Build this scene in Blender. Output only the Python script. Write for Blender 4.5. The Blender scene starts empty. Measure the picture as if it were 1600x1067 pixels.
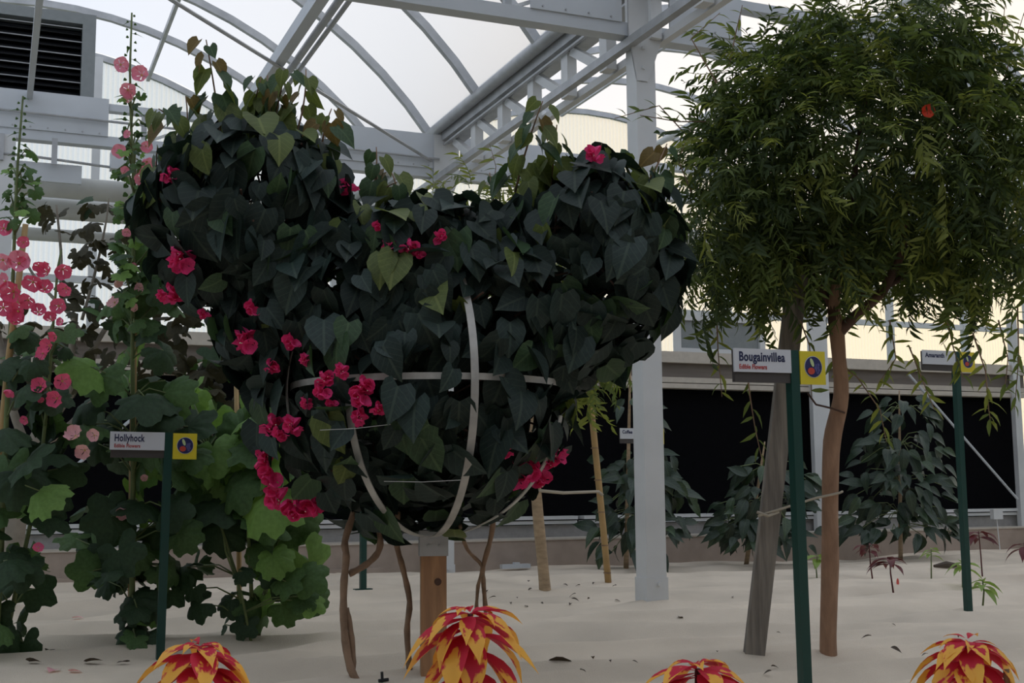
import bpy, math, random
import numpy as np
from mathutils import Vector, Matrix, Quaternion, noise

random.seed(7)
rnd = random.random
def U(a, b): return a + (b - a) * random.random()
sc = bpy.context.scene
COL = sc.collection

# ---------------------------------------------------------------- camera
F = 1938.0; YAW, PITCH, ROLL = (math.radians(v) for v in (-22.75, 6.88, -0.48))
CAM = Vector((0, 0, 0.65))
_cy, _sy, _cp, _sp, _cr, _sr = math.cos(YAW), math.sin(YAW), math.cos(PITCH), math.sin(PITCH), math.cos(ROLL), math.sin(ROLL)
FW = Vector((-_sy*_cp, _cy*_cp, _sp)); _r = Vector((_cy, _sy, 0)); _u = _r.cross(FW)
RT = _cr*_r + _sr*_u; UP = -_sr*_r + _cr*_u
cd = bpy.data.cameras.new('camera'); cam = bpy.data.objects.new('camera', cd); COL.objects.link(cam)
cd.sensor_width = 36; cd.lens = 36*F/1600; cd.clip_start = 0.05; cd.clip_end = 400
cam.matrix_world = Matrix(((RT.x, UP.x, -FW.x, CAM.x), (RT.y, UP.y, -FW.y, CAM.y), (RT.z, UP.z, -FW.z, CAM.z), (0, 0, 0, 1)))
sc.camera = cam
sc.view_settings.view_transform = 'Standard'; sc.view_settings.look = 'None'
sc.view_settings.exposure = 0.47; sc.view_settings.gamma = 1.0; sc.view_settings.use_curve_mapping = False

# ---------------------------------------------------------------- sky: bright hazy evening, warm towards the low sun on the right
SUN_AZ = Vector((0.80, 0.60, 0.10)).normalized()
w = bpy.data.worlds.new('sky'); sc.world = w; w.use_nodes = True
nt = w.node_tree; nt.nodes.clear()
def N(t, kind, **kw):
    n = t.nodes.new(kind)
    for k, v in kw.items(): setattr(n, k, v)
    return n
out = N(nt, 'ShaderNodeOutputWorld'); bg = N(nt, 'ShaderNodeBackground'); tc = N(nt, 'ShaderNodeTexCoord')
dot = N(nt, 'ShaderNodeVectorMath', operation='DOT_PRODUCT'); dot.inputs[1].default_value = SUN_AZ
nt.links.new(tc.outputs['Generated'], dot.inputs[0])
rmp = N(nt, 'ShaderNodeValToRGB')
mr = N(nt, 'ShaderNodeMapRange'); mr.inputs[1].default_value = -1; mr.inputs[2].default_value = 1
nt.links.new(dot.outputs['Value'], mr.inputs[0]); nt.links.new(mr.outputs[0], rmp.inputs[0])
els = rmp.color_ramp.elements
els[0].position = 0.0; els[0].color = (0.62, 0.67, 0.76, 1)
els[1].position = 1.0; els[1].color = (1.60, 1.20, 0.72, 1)
for p, c in ((0.74, (0.66, 0.735, 0.86, 1)), (0.90, (0.86, 0.84, 0.81, 1)), (0.965, (1.25, 1.02, 0.72, 1))):
    e = els.new(p); e.color = c
nt.links.new(rmp.outputs[0], bg.inputs[0]); bg.inputs[1].default_value = 1.0
nt.links.new(bg.outputs[0], out.inputs[0])

# ---------------------------------------------------------------- helpers
def ray(px, py): return FW + RT*((px-800)/F) - UP*((py-533.5)/F)
def P(px, py, depth): return CAM + ray(px, py)*depth
def atY(px, py, y): d = ray(px, py); return CAM + d*((y-CAM.y)/d.y)
def atZ(px, py, z): d = ray(px, py); return CAM + d*((z-CAM.z)/d.z)
def proj(q):
    v = q - CAM; d = v.dot(FW); return (800 + F*v.dot(RT)/d, 533.5 - F*v.dot(UP)/d, d)

def sand(x, y):
    n = noise.noise(Vector((x*0.45+3, y*0.9, 0.3)))*0.035
    k = noise.noise(Vector((x*0.55+0.45*y, y*2.1, 4.1)))
    n += (1-abs(k)*2.4)*0.062 - 0.035
    n += noise.noise(Vector((x*3.0, y*4.5, 8.7)))*0.010
    m = 0.05*math.exp(-((x-3.45)**2+(y-6.25)**2)/0.07)
    return n + m - 0.01
def G(px, py):
    q = atZ(px, py, 0)
    for _ in range(3): q = atZ(px, py, sand(q.x, q.y))
    return q

class MB:
    def __init__(s): s.v = []; s.f = []; s.m = []; s.uv = {}
    def add(s, vs, fs, mi=0):
        o = len(s.v); s.v.extend(tuple(v) for v in vs)
        for f in fs: s.f.append(tuple(i+o for i in f)); s.m.append(mi)
        return s
    def box(s, a, b, mi=0):
        x0, y0, z0 = a; x1, y1, z1 = b
        return s.add([(x0,y0,z0),(x1,y0,z0),(x1,y1,z0),(x0,y1,z0),(x0,y0,z1),(x1,y0,z1),(x1,y1,z1),(x0,y1,z1)],
              [(3,2,1,0),(4,5,6,7),(0,1,5,4),(1,2,6,5),(2,3,7,6),(3,0,4,7)], mi)
    def bar(s, a, b, w, h, up=(0,0,1), mi=0):
        a = Vector(a); b = Vector(b); d = (b-a).normalized(); up = Vector(up)
        sx = d.cross(up)
        if sx.length < 1e-4: sx = d.cross(Vector((0,1,0)))
        sx.normalize(); uz = sx.cross(d)
        vs = []
        for q in (a, b):
            for i, j in ((-1,-1),(1,-1),(1,1),(-1,1)): vs.append(q + sx*(i*w/2) + uz*(j*h/2))
        return s.add(vs, [(0,1,2,3),(7,6,5,4),(0,4,5,1),(1,5,6,2),(2,6,7,3),(3,7,4,0)], mi)
    def tube(s, pts, rad, n=8, mi=0, cap=True):
        pts = [Vector(p) for p in pts]
        if not isinstance(rad, (list, tuple)): rad = [rad]*len(pts)
        vs = []; ref = Vector((0.31, 0.87, 0.2)).normalized()
        for i, p in enumerate(pts):
            d = (pts[min(i+1, len(pts)-1)] - pts[max(i-1, 0)]).normalized()
            if abs(d.dot(ref)) > 0.93: ref = Vector((0.9, -0.1, 0.3)).normalized()
            a = d.cross(ref).normalized(); b = d.cross(a)
            for k in range(n):
                t = 2*math.pi*k/n; vs.append(p + a*(math.cos(t)*rad[i]) + b*(math.sin(t)*rad[i]))
        fs = []
        for i in range(len(pts)-1):
            for k in range(n): fs.append((i*n+k, i*n+(k+1)%n, (i+1)*n+(k+1)%n, (i+1)*n+k))
        if cap: fs.append(tuple(range(n))[::-1]); fs.append(tuple((len(pts)-1)*n+k for k in range(n)))
        return s.add(vs, fs, mi)
    def tmpl(s, t, mat, mi=0):
        """a leaf template (verts array, faces, uv) placed by a 4x4 matrix"""
        V, Fc, uv = t; M = np.array(mat)
        o = len(s.v); W = V @ M[:3, :3].T + M[:3, 3]
        s.v.extend(map(tuple, W.tolist()))
        for f in Fc: s.f.append(tuple(i+o for i in f)); s.m.append(mi)
        if uv is not None:
            for i, c in enumerate(uv): s.uv[o+i] = c
    def mesh(s, name, mats, smooth=False, off=None):
        me = bpy.data.meshes.new(name)
        v = s.v if off is None else [(p[0]-off[0], p[1]-off[1], p[2]-off[2]) for p in s.v]
        me.from_pydata(v, [], s.f)
        for m in (mats if isinstance(mats, (list, tuple)) else [mats]): me.materials.append(m)
        me.polygons.foreach_set('material_index', s.m)
        if smooth: me.polygons.foreach_set('use_smooth', [True]*len(me.polygons))
        if s.uv:
            L = me.uv_layers.new(name='UVMap'); vi = [0]*len(me.loops); me.loops.foreach_get('vertex_index', vi)
            L.data.foreach_set('uv', [c for i in vi for c in s.uv.get(i, (0.5, 0.5))])
        me.update(); return me

def ob(name, me, parent=None, loc=None, quat=None, scale=None):
    o = bpy.data.objects.new(name, me); COL.objects.link(o)
    if parent is not None: o.parent = parent
    if loc is not None: o.location = loc
    if quat is not None: o.rotation_mode = 'QUATERNION'; o.rotation_quaternion = quat
    if scale is not None: o.scale = (scale,)*3 if not hasattr(scale, '__len__') else scale
    return o
def tag(o, label=None, cat=None, group=None, kind=None):
    if label: o['label'] = label
    if cat: o['category'] = cat
    if group: o['group'] = group
    if kind: o['kind'] = kind
    return o
def thing(name, label, cat, base=(0,0,0), group=None, kind=None):
    o = ob(name, None, None, base); o.empty_display_size = 0.1
    return tag(o, label, cat, group, kind)
def part(name, mb, mats, parent, smooth=False, label=None, kind=None):
    """mesh in world coordinates, hung under a thing that sits (unrotated) at its base"""
    o = ob(name, mb.mesh(name, mats, smooth, tuple(parent.location)), parent)
    return tag(o, label, None, None, kind)
def single(name, mb, mats, base, label, cat, group=None, kind=None, smooth=False):
    o = ob(name, mb.mesh(name, mats, smooth, tuple(base)), None, base)
    return tag(o, label, cat, group, kind)

# ---------------------------------------------------------------- materials
def mat(name, col, rough=0.6, metal=0.0, var=0.0, scale=20, bump=0.0, bscale=None, trans=0.0, spec=0.5, col2=None, stretch=None, coords='Object', vein=0.0):
    m = bpy.data.materials.new(name); m.use_nodes = True; t = m.node_tree; b = t.nodes['Principled BSDF']
    b.inputs['Roughness'].default_value = rough; b.inputs['Metallic'].default_value = metal
    b.inputs['Specular IOR Level'].default_value = spec
    b.inputs['Base Color'].default_value = (*col, 1)
    tcn = N(t, 'ShaderNodeTexCoord'); src = tcn.outputs[coords]
    if stretch:
        mp = N(t, 'ShaderNodeMapping'); mp.inputs['Scale'].default_value = stretch
        t.links.new(src, mp.inputs[0]); src = mp.outputs[0]
    csock = None
    if var or col2:
        nz = N(t, 'ShaderNodeTexNoise'); nz.inputs['Scale'].default_value = scale; nz.inputs['Detail'].default_value = 4
        t.links.new(src, nz.inputs['Vector'])
        rp = N(t, 'ShaderNodeValToRGB'); rp.color_ramp.elements[0].position = 0.32; rp.color_ramp.elements[1].position = 0.68
        c2 = col2 or tuple(min(1, c*(1+var)) for c in col); c1 = col if col2 else tuple(c*(1-var) for c in col)
        rp.color_ramp.elements[0].color = (*c1, 1); rp.color_ramp.elements[1].color = (*c2, 1)
        t.links.new(nz.outputs['Fac'], rp.inputs[0]); t.links.new(rp.outputs[0], b.inputs['Base Color']); csock = rp.outputs[0]
    if vein and csock is not None:
        uvn = N(t, 'ShaderNodeUVMap'); sx = N(t, 'ShaderNodeSeparateXYZ'); t.links.new(uvn.outputs[0], sx.inputs[0])
        def mth(op, a, b_=None):
            n_ = N(t, 'ShaderNodeMath', operation=op)
            for i_, q_ in enumerate((a, b_)):
                if q_ is None: continue
                if hasattr(q_, 'links'): t.links.new(q_, n_.inputs[i_])
                else: n_.inputs[i_].default_value = q_
            return n_.outputs[0]
        au = mth('ABSOLUTE', mth('SUBTRACT', sx.outputs[0], 0.5))
        rib = mth('LESS_THAN', au, 0.035)
        lat = mth('GREATER_THAN', mth('SINE', mth('MULTIPLY', mth('SUBTRACT', sx.outputs[1], mth('MULTIPLY', au, 0.9)), 34.0)), 0.93)
        vf = mth('MULTIPLY', mth('MAXIMUM', rib, mth('MULTIPLY', lat, 0.6)), vein)
        mxc = N(t, 'ShaderNodeMix', data_type='RGBA'); mxc.inputs['B'].default_value = (col[0]*2.2+.03, col[1]*2.0+.03, col[2]*1.8+.02, 1)
        t.links.new(vf, mxc.inputs['Factor']); t.links.new(csock, mxc.inputs['A']); t.links.new(mxc.outputs['Result'], b.inputs['Base Color'])
        bpv = N(t, 'ShaderNodeBump'); bpv.inputs['Strength'].default_value = .35; bpv.inputs['Distance'].default_value = .004; bpv.invert = True
        t.links.new(vf, bpv.inputs['Height']); t.links.new(bpv.outputs[0], b.inputs['Normal'])
    if bump:
        n2 = N(t, 'ShaderNodeTexNoise'); n2.inputs['Scale'].default_value = bscale or scale; n2.inputs['Detail'].default_value = 5
        t.links.new(src, n2.inputs['Vector'])
        bp = N(t, 'ShaderNodeBump'); bp.inputs['Strength'].default_value = bump; bp.inputs['Distance'].default_value = 0.01
        t.links.new(n2.outputs['Fac'], bp.inputs['Height']); t.links.new(bp.outputs[0], b.inputs['Normal'])
    if trans:
        tl = N(t, 'ShaderNodeBsdfTranslucent'); tl.inputs[0].default_value = (min(1, col[0]*1.5), min(1, col[1]*1.5), col[2]*0.9, 1)
        mx = N(t, 'ShaderNodeMixShader'); mx.inputs[0].default_value = trans
        t.links.new(b.outputs[0], mx.inputs[1]); t.links.new(tl.outputs[0], mx.inputs[2])
        t.links.new(mx.outputs[0], t.nodes['Material Output'].inputs['Surface'])
    return m
def film_mat(name, clear, col):
    m = bpy.data.materials.new(name); m.use_nodes = True; t = m.node_tree; t.nodes.clear()
    o = N(t, 'ShaderNodeOutputMaterial'); tr = N(t, 'ShaderNodeBsdfTransparent'); tl = N(t, 'ShaderNodeBsdfTranslucent'); mx = N(t, 'ShaderNodeMixShader')
    tr.inputs[0].default_value = (*col, 1); tl.inputs[0].default_value = (*col, 1); mx.inputs[0].default_value = 1-clear
    t.links.new(tr.outputs[0], mx.inputs[1]); t.links.new(tl.outputs[0], mx.inputs[2]); t.links.new(mx.outputs[0], o.inputs[0])
    return m

M_SAND = mat('pale sand', (0.64, 0.55, 0.44), 0.95, var=0.13, scale=1.6, bump=0.35, bscale=160)
M_WHITE = mat('white painted steel', (0.62, 0.63, 0.63), 0.45, var=0.06, scale=3)
M_GALV = mat('galvanised steel', (0.42, 0.43, 0.44), 0.42, metal=0.35, var=0.12, scale=8)
M_PLATE = mat('light grey steel plate', (0.54, 0.57, 0.60), 0.5, var=0.05, scale=3)
M_DUCT = mat('off white duct fabric', (0.55, 0.55, 0.52), 0.7, var=0.08, scale=5)
M_FILM = film_mat('frosted roof film', 0.35, (0.86, 0.865, 0.88))
M_POLY = film_mat('corrugated polycarbonate', 0.45, (0.84, 0.87, 0.87))
M_BLACK = mat('black cooling pad', (0.004, 0.004, 0.005), 0.95, var=0.3, scale=60, spec=0.05)
M_LOUV = mat('black louvre blade', (0.012, 0.013, 0.015), 0.5)
M_GREYF = mat('grey fan housing', (0.22, 0.24, 0.24), 0.5, var=0.05)
M_CURB = mat('beige painted concrete', (0.36, 0.29, 0.24), 0.85, var=0.10, scale=6, bump=0.1, bscale=60)
M_SILL = mat('grey sill sheet', (0.30, 0.29, 0.28), 0.6, var=0.08)
M_BEAM = mat('brown timber beam', (0.16, 0.135, 0.115), 0.7, var=0.15, scale=6, stretch=(0.3, 4, 4))
M_CREAM = mat('cream ledge', (0.52, 0.47, 0.40), 0.6, var=0.06)
M_OPAQUE = mat('beige rear light bounce', (0.36, 0.33, 0.28), 0.8, var=0.1)
M_GROUND = mat('outdoor lawn', (0.16, 0.18, 0.10), 0.95, var=0.2, scale=0.5)
M_GREENPOST = mat('dark green enamel', (0.004, 0.045, 0.035), 0.4)
M_BOARD = mat('white sign board', (0.60, 0.62, 0.66), 0.4)
M_BRACK = mat('dark bronze sign back', (0.055, 0.048, 0.045), 0.6)
M_NAVY = mat('navy print', (0.012, 0.018, 0.07), 0.5)
M_REDTXT = mat('red print', (0.40, 0.06, 0.06), 0.5)
M_YELLOW = mat('yellow badge', (0.68, 0.56, 0.03), 0.45)
M_BLUE = mat('badge blue', (0.015, 0.018, 0.10), 0.5)
M_BANANA = mat('badge pale green', (0.50, 0.60, 0.30), 0.5)
M_TOMATO = mat('badge tomato', (0.50, 0.06, 0.035), 0.5)
M_GRAPE = mat('badge grape', (0.09, 0.09, 0.25), 0.5)
M_WOOD = mat('orange brown timber post', (0.44, 0.235, 0.115), 0.7, scale=7, col2=(0.29, 0.15, 0.075), stretch=(6, 6, 0.8), bump=0.15)
M_GREYWOOD = mat('weathered grey stake', (0.27, 0.24, 0.20), 0.85, scale=5, col2=(0.13, 0.115, 0.10), stretch=(8, 8, 0.7), bump=0.3, bscale=14)
M_BARK = mat('tan smooth bark', (0.36, 0.215, 0.135), 0.85, scale=9, col2=(0.25, 0.145, 0.09), stretch=(3, 3, 1), bump=0.4, bscale=30)
M_DARKBARK = mat('dark bark with crown shade', (0.085, 0.045, 0.03), 0.85, var=0.2, scale=12, bump=0.3)  # on the tree branches, shade inside the crown is put into this colour
M_PALEBARK = mat('pale grey bark', (0.26, 0.23, 0.19), 0.85, var=0.2, scale=10, bump=0.3)
M_PALMBARK = mat('pale tan bark', (0.36, 0.26, 0.16), 0.85, var=0.2, scale=14, stretch=(1, 1, 3), bump=0.3)
M_BAMBOO = mat('tan bamboo', (0.42, 0.27, 0.11), 0.5, var=0.12, scale=8)
M_VINE = mat('brown vine bark', (0.24, 0.155, 0.10), 0.85, var=0.25, scale=18, bump=0.4)
M_STRAP = mat('weathered metal strap', (0.42, 0.41, 0.38), 0.5, metal=0.25, var=0.2, scale=14)
M_ROPE = mat('pale rope', (0.42, 0.37, 0.29), 0.9)
M_STEM = mat('green stem', (0.13, 0.17, 0.06), 0.6, var=0.15)
# foliage
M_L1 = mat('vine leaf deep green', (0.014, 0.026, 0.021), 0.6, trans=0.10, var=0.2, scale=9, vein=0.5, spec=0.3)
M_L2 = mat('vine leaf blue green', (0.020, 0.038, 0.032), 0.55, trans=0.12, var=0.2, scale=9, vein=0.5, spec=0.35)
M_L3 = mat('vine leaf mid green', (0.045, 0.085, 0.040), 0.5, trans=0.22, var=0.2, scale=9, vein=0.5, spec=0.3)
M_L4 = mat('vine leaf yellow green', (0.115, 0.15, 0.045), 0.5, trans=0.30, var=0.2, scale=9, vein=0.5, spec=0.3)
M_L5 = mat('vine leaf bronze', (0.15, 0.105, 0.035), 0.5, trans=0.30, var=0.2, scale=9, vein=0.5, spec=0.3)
M_T1 = mat('narrow leaf dark', (0.050, 0.076, 0.028), 0.55, trans=0.34, spec=0.25)
M_T2 = mat('narrow leaf green', (0.115, 0.155, 0.046), 0.55, trans=0.42, spec=0.25)
M_T3 = mat('narrow leaf yellow', (0.20, 0.23, 0.06), 0.55, trans=0.45, spec=0.25)
M_H1 = mat('hollyhock leaf dark', (0.034, 0.066, 0.032), 0.6, trans=0.22, var=0.25, scale=14, spec=0.3)
M_H2 = mat('hollyhock leaf green', (0.080, 0.150, 0.055), 0.6, trans=0.30, var=0.25, scale=14, spec=0.3)
M_H3 = mat('hollyhock leaf bright', (0.19, 0.33, 0.095), 0.6, trans=0.38, var=0.2, scale=14, spec=0.3)
M_FIG = mat('fig leaf brown green', (0.050, 0.046, 0.026), 0.6, trans=0.20, var=0.3, scale=9, spec=0.3)
M_COF = mat('coffee leaf', (0.020, 0.040, 0.022), 0.40, trans=0.06, var=0.25, scale=9, vein=0.5, spec=0.5)
M_COF2 = mat('coffee leaf light', (0.036, 0.066, 0.030), 0.38, trans=0.10, var=0.25, scale=9, vein=0.5, spec=0.5)
M_PINK = mat('magenta bract', (0.82, 0.045, 0.24), 0.6, trans=0.30, var=0.25, scale=25)
M_HPINK = mat('pink petal', (0.88, 0.27, 0.45), 0.6, trans=0.35, var=0.15, scale=25)
M_HOT = mat('hot pink petal', (0.82, 0.12, 0.28), 0.6, trans=0.30, var=0.2, scale=25)
M_PALE = mat('pale pink petal', (0.80, 0.42, 0.50), 0.6, trans=0.30, var=0.2, scale=25)
M_CENTRE = mat('cream flower centre', (0.80, 0.74, 0.60), 0.6)
M_YCENTRE = mat('yellow flower centre', (0.55, 0.42, 0.12), 0.6)
M_DRY = mat('dry brown leaf', (0.075, 0.055, 0.04), 0.8, trans=0.1)
M_DRED = mat('dark red seedling leaf', (0.10, 0.012, 0.016), 0.55, trans=0.2, var=0.3, scale=20)
M_LIME = mat('lime seedling leaf', (0.20, 0.30, 0.07), 0.55, trans=0.3)
M_TAGRED = mat('coral plant tag', (0.62, 0.10, 0.08), 0.5)
M_SCARLET = mat('scarlet petal', (0.72, 0.055, 0.018), 0.6, trans=0.25)
def amaranth_mat():
    m = bpy.data.materials.new('red and yellow bract'); m.use_nodes = True; t = m.node_tree; b = t.nodes['Principled BSDF']
    b.inputs['Roughness'].default_value = 0.55; b.inputs['Specular IOR Level'].default_value = 0.3
    uv = N(t, 'ShaderNodeUVMap'); sp = N(t, 'ShaderNodeSeparateXYZ'); t.links.new(uv.outputs[0], sp.inputs[0])
    oi = N(t, 'ShaderNodeObjectInfo'); ad = N(t, 'ShaderNodeVectorMath', operation='ADD'); sm = N(t, 'ShaderNodeVectorMath', operation='SCALE'); sm.inputs['Scale'].default_value = 37.0
    cx = N(t, 'ShaderNodeCombineXYZ'); t.links.new(oi.outputs['Random'], cx.inputs[2]); t.links.new(cx.outputs[0], sm.inputs[0])
    mp = N(t, 'ShaderNodeMapping'); mp.inputs['Scale'].default_value = (2.6, 3.2, 1); t.links.new(uv.outputs[0], mp.inputs[0])
    t.links.new(mp.outputs[0], ad.inputs[0]); t.links.new(sm.outputs[0], ad.inputs[1])
    nz = N(t, 'ShaderNodeTexNoise'); nz.inputs['Scale'].default_value = 1.0; nz.inputs['Detail'].default_value = 3; t.links.new(ad.outputs[0], nz.inputs['Vector'])
    # yellow towards the tip and in blotches, the rest crimson
    m1 = N(t, 'ShaderNodeMath', operation='MULTIPLY_ADD'); m1.inputs[1].default_value = 0.62; m1.inputs[2].default_value = -0.30; t.links.new(sp.outputs[1], m1.inputs[0])
    m2 = N(t, 'ShaderNodeMath', operation='ADD'); t.links.new(m1.outputs[0], m2.inputs[0]); t.links.new(nz.outputs['Fac'], m2.inputs[1])
    rp = N(t, 'ShaderNodeValToRGB'); e = rp.color_ramp.elements; e[0].position = 0.50; e[0].color = (0.62, 0.025, 0.060, 1); e[1].position = 0.56; e[1].color = (0.92, 0.50, 0.075, 1)
    t.links.new(m2.outputs[0], rp.inputs[0]); t.links.new(rp.outputs[0], b.inputs['Base Color'])
    tl = N(t, 'ShaderNodeBsdfTranslucent'); t.links.new(rp.outputs[0], tl.inputs[0]); mx = N(t, 'ShaderNodeMixShader'); mx.inputs[0].default_value = 0.3
    t.links.new(b.outputs[0], mx.inputs[1]); t.links.new(tl.outputs[0], mx.inputs[2]); t.links.new(mx.outputs[0], t.nodes['Material Output'].inputs['Surface'])
    return m
M_AMA = amaranth_mat()

# ---------------------------------------------------------------- floor
mb = MB()
xs = np.concatenate([np.linspace(-3, 0, 26), np.linspace(0.05, 6.5, 190), np.linspace(6.6, 10.4, 60)])
ys = np.concatenate([np.linspace(-3, 3, 30), np.linspace(3.05, 7, 150), np.linspace(7.05, 10.3, 80)])
nx = len(xs)
mb.add([(x, y, sand(x, y)) for y in ys for x in xs], [(j*nx+i, j*nx+i+1, (j+1)*nx+i+1, (j+1)*nx+i) for j in range(len(ys)-1) for i in range(nx-1)])
single('floor', mb, M_SAND, (0, 0, 0), 'pale rippled sand bed covering the greenhouse floor', 'sand', kind='structure', smooth=True)
mb = MB(); mb.add([(-80, -60, -0.12), (90, -60, -0.12), (90, 110, -0.12), (-80, 110, -0.12)], [(0, 1, 2, 3)])
single('ground', mb, M_GROUND, (0, 0, -0.12), 'lawn around the outside of the greenhouse', 'ground', kind='structure')

# ---------------------------------------------------------------- roof vaults
RISE, HALF, ZG = 1.63, 3.2, 3.73
RR = (HALF**2 + RISE**2)/(2*RISE)
def az(d): return ZG + RISE - RR + math.sqrt(max(0, RR*RR - d*d))
RIBS = [-2.0, -0.8, 0.4, 1.6, 2.8, 4.0, 5.2, 6.4, 7.56, 8.74, 9.9, 11.05, 12.2, 13.4]
BAYS = [(0.25, 'left'), (6.65, 'right'), (13.05, 'far right')]
def rib_mesh():
    m = MB(); n = 22
    th = math.asin(HALF/RR); zc = ZG + RISE - RR
    vs = []
    for i in range(n+1):
        a = -th + 2*th*i/n
        for rr, yy in ((RR-0.085, -0.027), (RR-0.085, 0.027), (RR-0.02, 0.027), (RR-0.02, -0.027), ):
            vs.append((rr*math.sin(a), yy, zc + rr*math.cos(a)))
    fs = [(i*4+k, i*4+(k+1) % 4, (i+1)*4+(k+1) % 4, (i+1)*4+k) for i in range(n) for k in range(4)]
    return m.add(vs, fs).mesh('arch_rib', M_GALV)
def film_mesh():
    m = MB(); n = 28; th = math.asin(HALF/RR); zc = ZG + RISE - RR; vs = []
    for i in range(n+1):
        a = -th + 2*th*i/n
        for yy in (0, 1): vs.append((RR*math.sin(a), yy, zc + RR*math.cos(a)))
    return m.add(vs, [(i*2, i*2+2, i*2+3, i*2+1) for i in range(n)]).mesh('roof_film', M_FILM, True)
RM, FM = rib_mesh(), film_mesh()
for xc, nm in BAYS:
    rv = thing('ceiling', f'{nm} barrel vault of frosted film on curved steel ribs', 'roof', (xc, 0, 0), kind='structure')
    for y in RIBS: ob('arch_rib', RM, rv, (0, y, 0))
    for y0, y1 in zip(RIBS, RIBS[1:]): ob('roof_film', FM, rv, (0, y0, 0), scale=(1, y1-y0, 1))
    for d in (1.15, -0.35):
        m = MB(); m.bar((xc+d, -2.0, az(d)-0.11), (xc+d, 13.4, az(d)-0.11), 0.035, 0.05); part('purlin', m, M_GALV, rv)
mb = MB(); mb.box((-3.0, -4, 3.75), (16.3, -2.05, 3.9)); mb.box((-3.0, -4.1, -0.1), (16.3, -4.0, 3.9)); 
mb.box((-3.1, -4, -0.1), (-3.0, 2.75, 3.9)); mb.box((16.3, -4, -0.1), (16.4, 2.75, 3.9))
single('wall_front', mb, M_OPAQUE, (0, -4, 0), 'unseen beige shell added behind the viewer to shape the light', 'wall', kind='structure')  # unseen shell added to block sky light from behind, toned to bounce some

# corrugated end wall and side walls
def corrugated(name, x0, x1, topf, parent, base_z=0.0, y=13.4):
    m = MB(); n = int((x1-x0)/0.0125); vs = []; zs = [base_z, 1.2, 2.4]
    for i in range(n+1):
        x = x0 + (x1-x0)*i/n; yy = y + (0.008 if i % 4 in (1, 2) else -0.008)
        vs += [(x, yy, base_z), (x, yy, topf(x))]
    m.add(vs, [(2*i, 2*i+2, 2*i+3, 2*i+1) for i in range(n)])
    return part(name, m, M_POLY, parent)
wb = thing('wall_back', 'corrugated translucent gable wall at the far end', 'wall', (0, 13.4, 0), kind='structure')
x = -2.95
while x < 16.2:
    x1 = min(x+1.28, 16.25)
    def topf(q): 
        c = min(BAYS, key=lambda b: abs(b[0]-q))[0]; return az(min(HALF, abs(q-c)))-0.05
    corrugated('polycarbonate_sheet', x, x1, topf, wb)
    m = MB(); m.box((x-0.04, 13.30, 0), (x+0.04, 13.38, topf(x)-0.03)); part('mullion', m, M_WHITE, wb)
    x = x1
for z in (1.1, 2.0, 2.85, 3.7):
    m = MB(); m.box((-2.95, 13.31, z-0.035), (16.25, 13.38, z+0.035)); part('girt', m, M_WHITE, wb)
for nm, xw in (('wall_left', -2.97), ('wall_right', 16.27)):
    ws = thing(nm, f'translucent side wall on the far {nm[5:]}', 'wall', (xw, 0, 0), kind='structure')
    for k in range(8):
        m = MB(); m.box((xw-0.01, 2.8+k*1.325, 0), (xw, 2.8+(k+1)*1.325, 3.73)); part('polycarbonate_sheet', m, M_POLY, ws)

# gutters with lattice beams along the pillar rows
def gutter(gx, label):
    g = thing('gutter_beam', label, 'roof beam', (gx, 2.8, ZG), kind='structure')
    m = MB(); m.tube([(gx-0.06, 2.8, ZG-0.02), (gx-0.06, 13.4, ZG-0.02)], 0.045, 10); part('gutter_roll', m, M_GALV, g, True)
    m = MB(); m.box((gx-0.02, 2.8, ZG-0.12), (gx+0.17, 13.4, ZG-0.08)); m.box((gx-0.02, 2.8, ZG-0.08), (gx, 13.4, ZG+0.02)); m.box((gx+0.15, 2.8, ZG-0.08), (gx+0.17, 13.4, ZG+0.02)); part('gutter_channel', m, M_GALV, g)
    for dx in (0.0, 0.035): 
        m = MB(); m.box((gx+dx-0.01, 2.8, ZG-0.16+dx*0.4), (gx+dx+0.006, 13.3, ZG-0.145+dx*0.4)); part('cable_tray', m, M_GALV, g)
    for dx, z in ((-0.10, 3.245), (0.13, 3.30)):
        m = MB(); m.bar((gx+dx, 2.8, z), (gx+dx, 11.6, z), 0.05, 0.05); part('bottom_chord', m, M_GALV if dx < 0 else M_WHITE, g)
    y = 3.3
    k = 0
    while y < 9.6:
        m = MB(); m.box((gx+0.02, y-0.05, 3.28), (gx+0.09, y+0.05, 3.62)); part('web_post', m, M_WHITE, g)
        if abs(y+0.3-6.23) > 0.25:
            m = MB(); m.bar((gx+0.055, y+0.50, 3.58), (gx+0.055, y+0.09, 3.34), 0.05, 0.06); part('web_diagonal', m, M_WHITE, g)
        y += 0.575
    return g
gutter(3.45, 'steel gutter beam with lattice web between the two white pillars')
gutter(9.85, 'steel gutter beam behind the tree crown on the right')
gutter(-2.95, 'steel gutter beam beyond the left edge of the picture')

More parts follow.
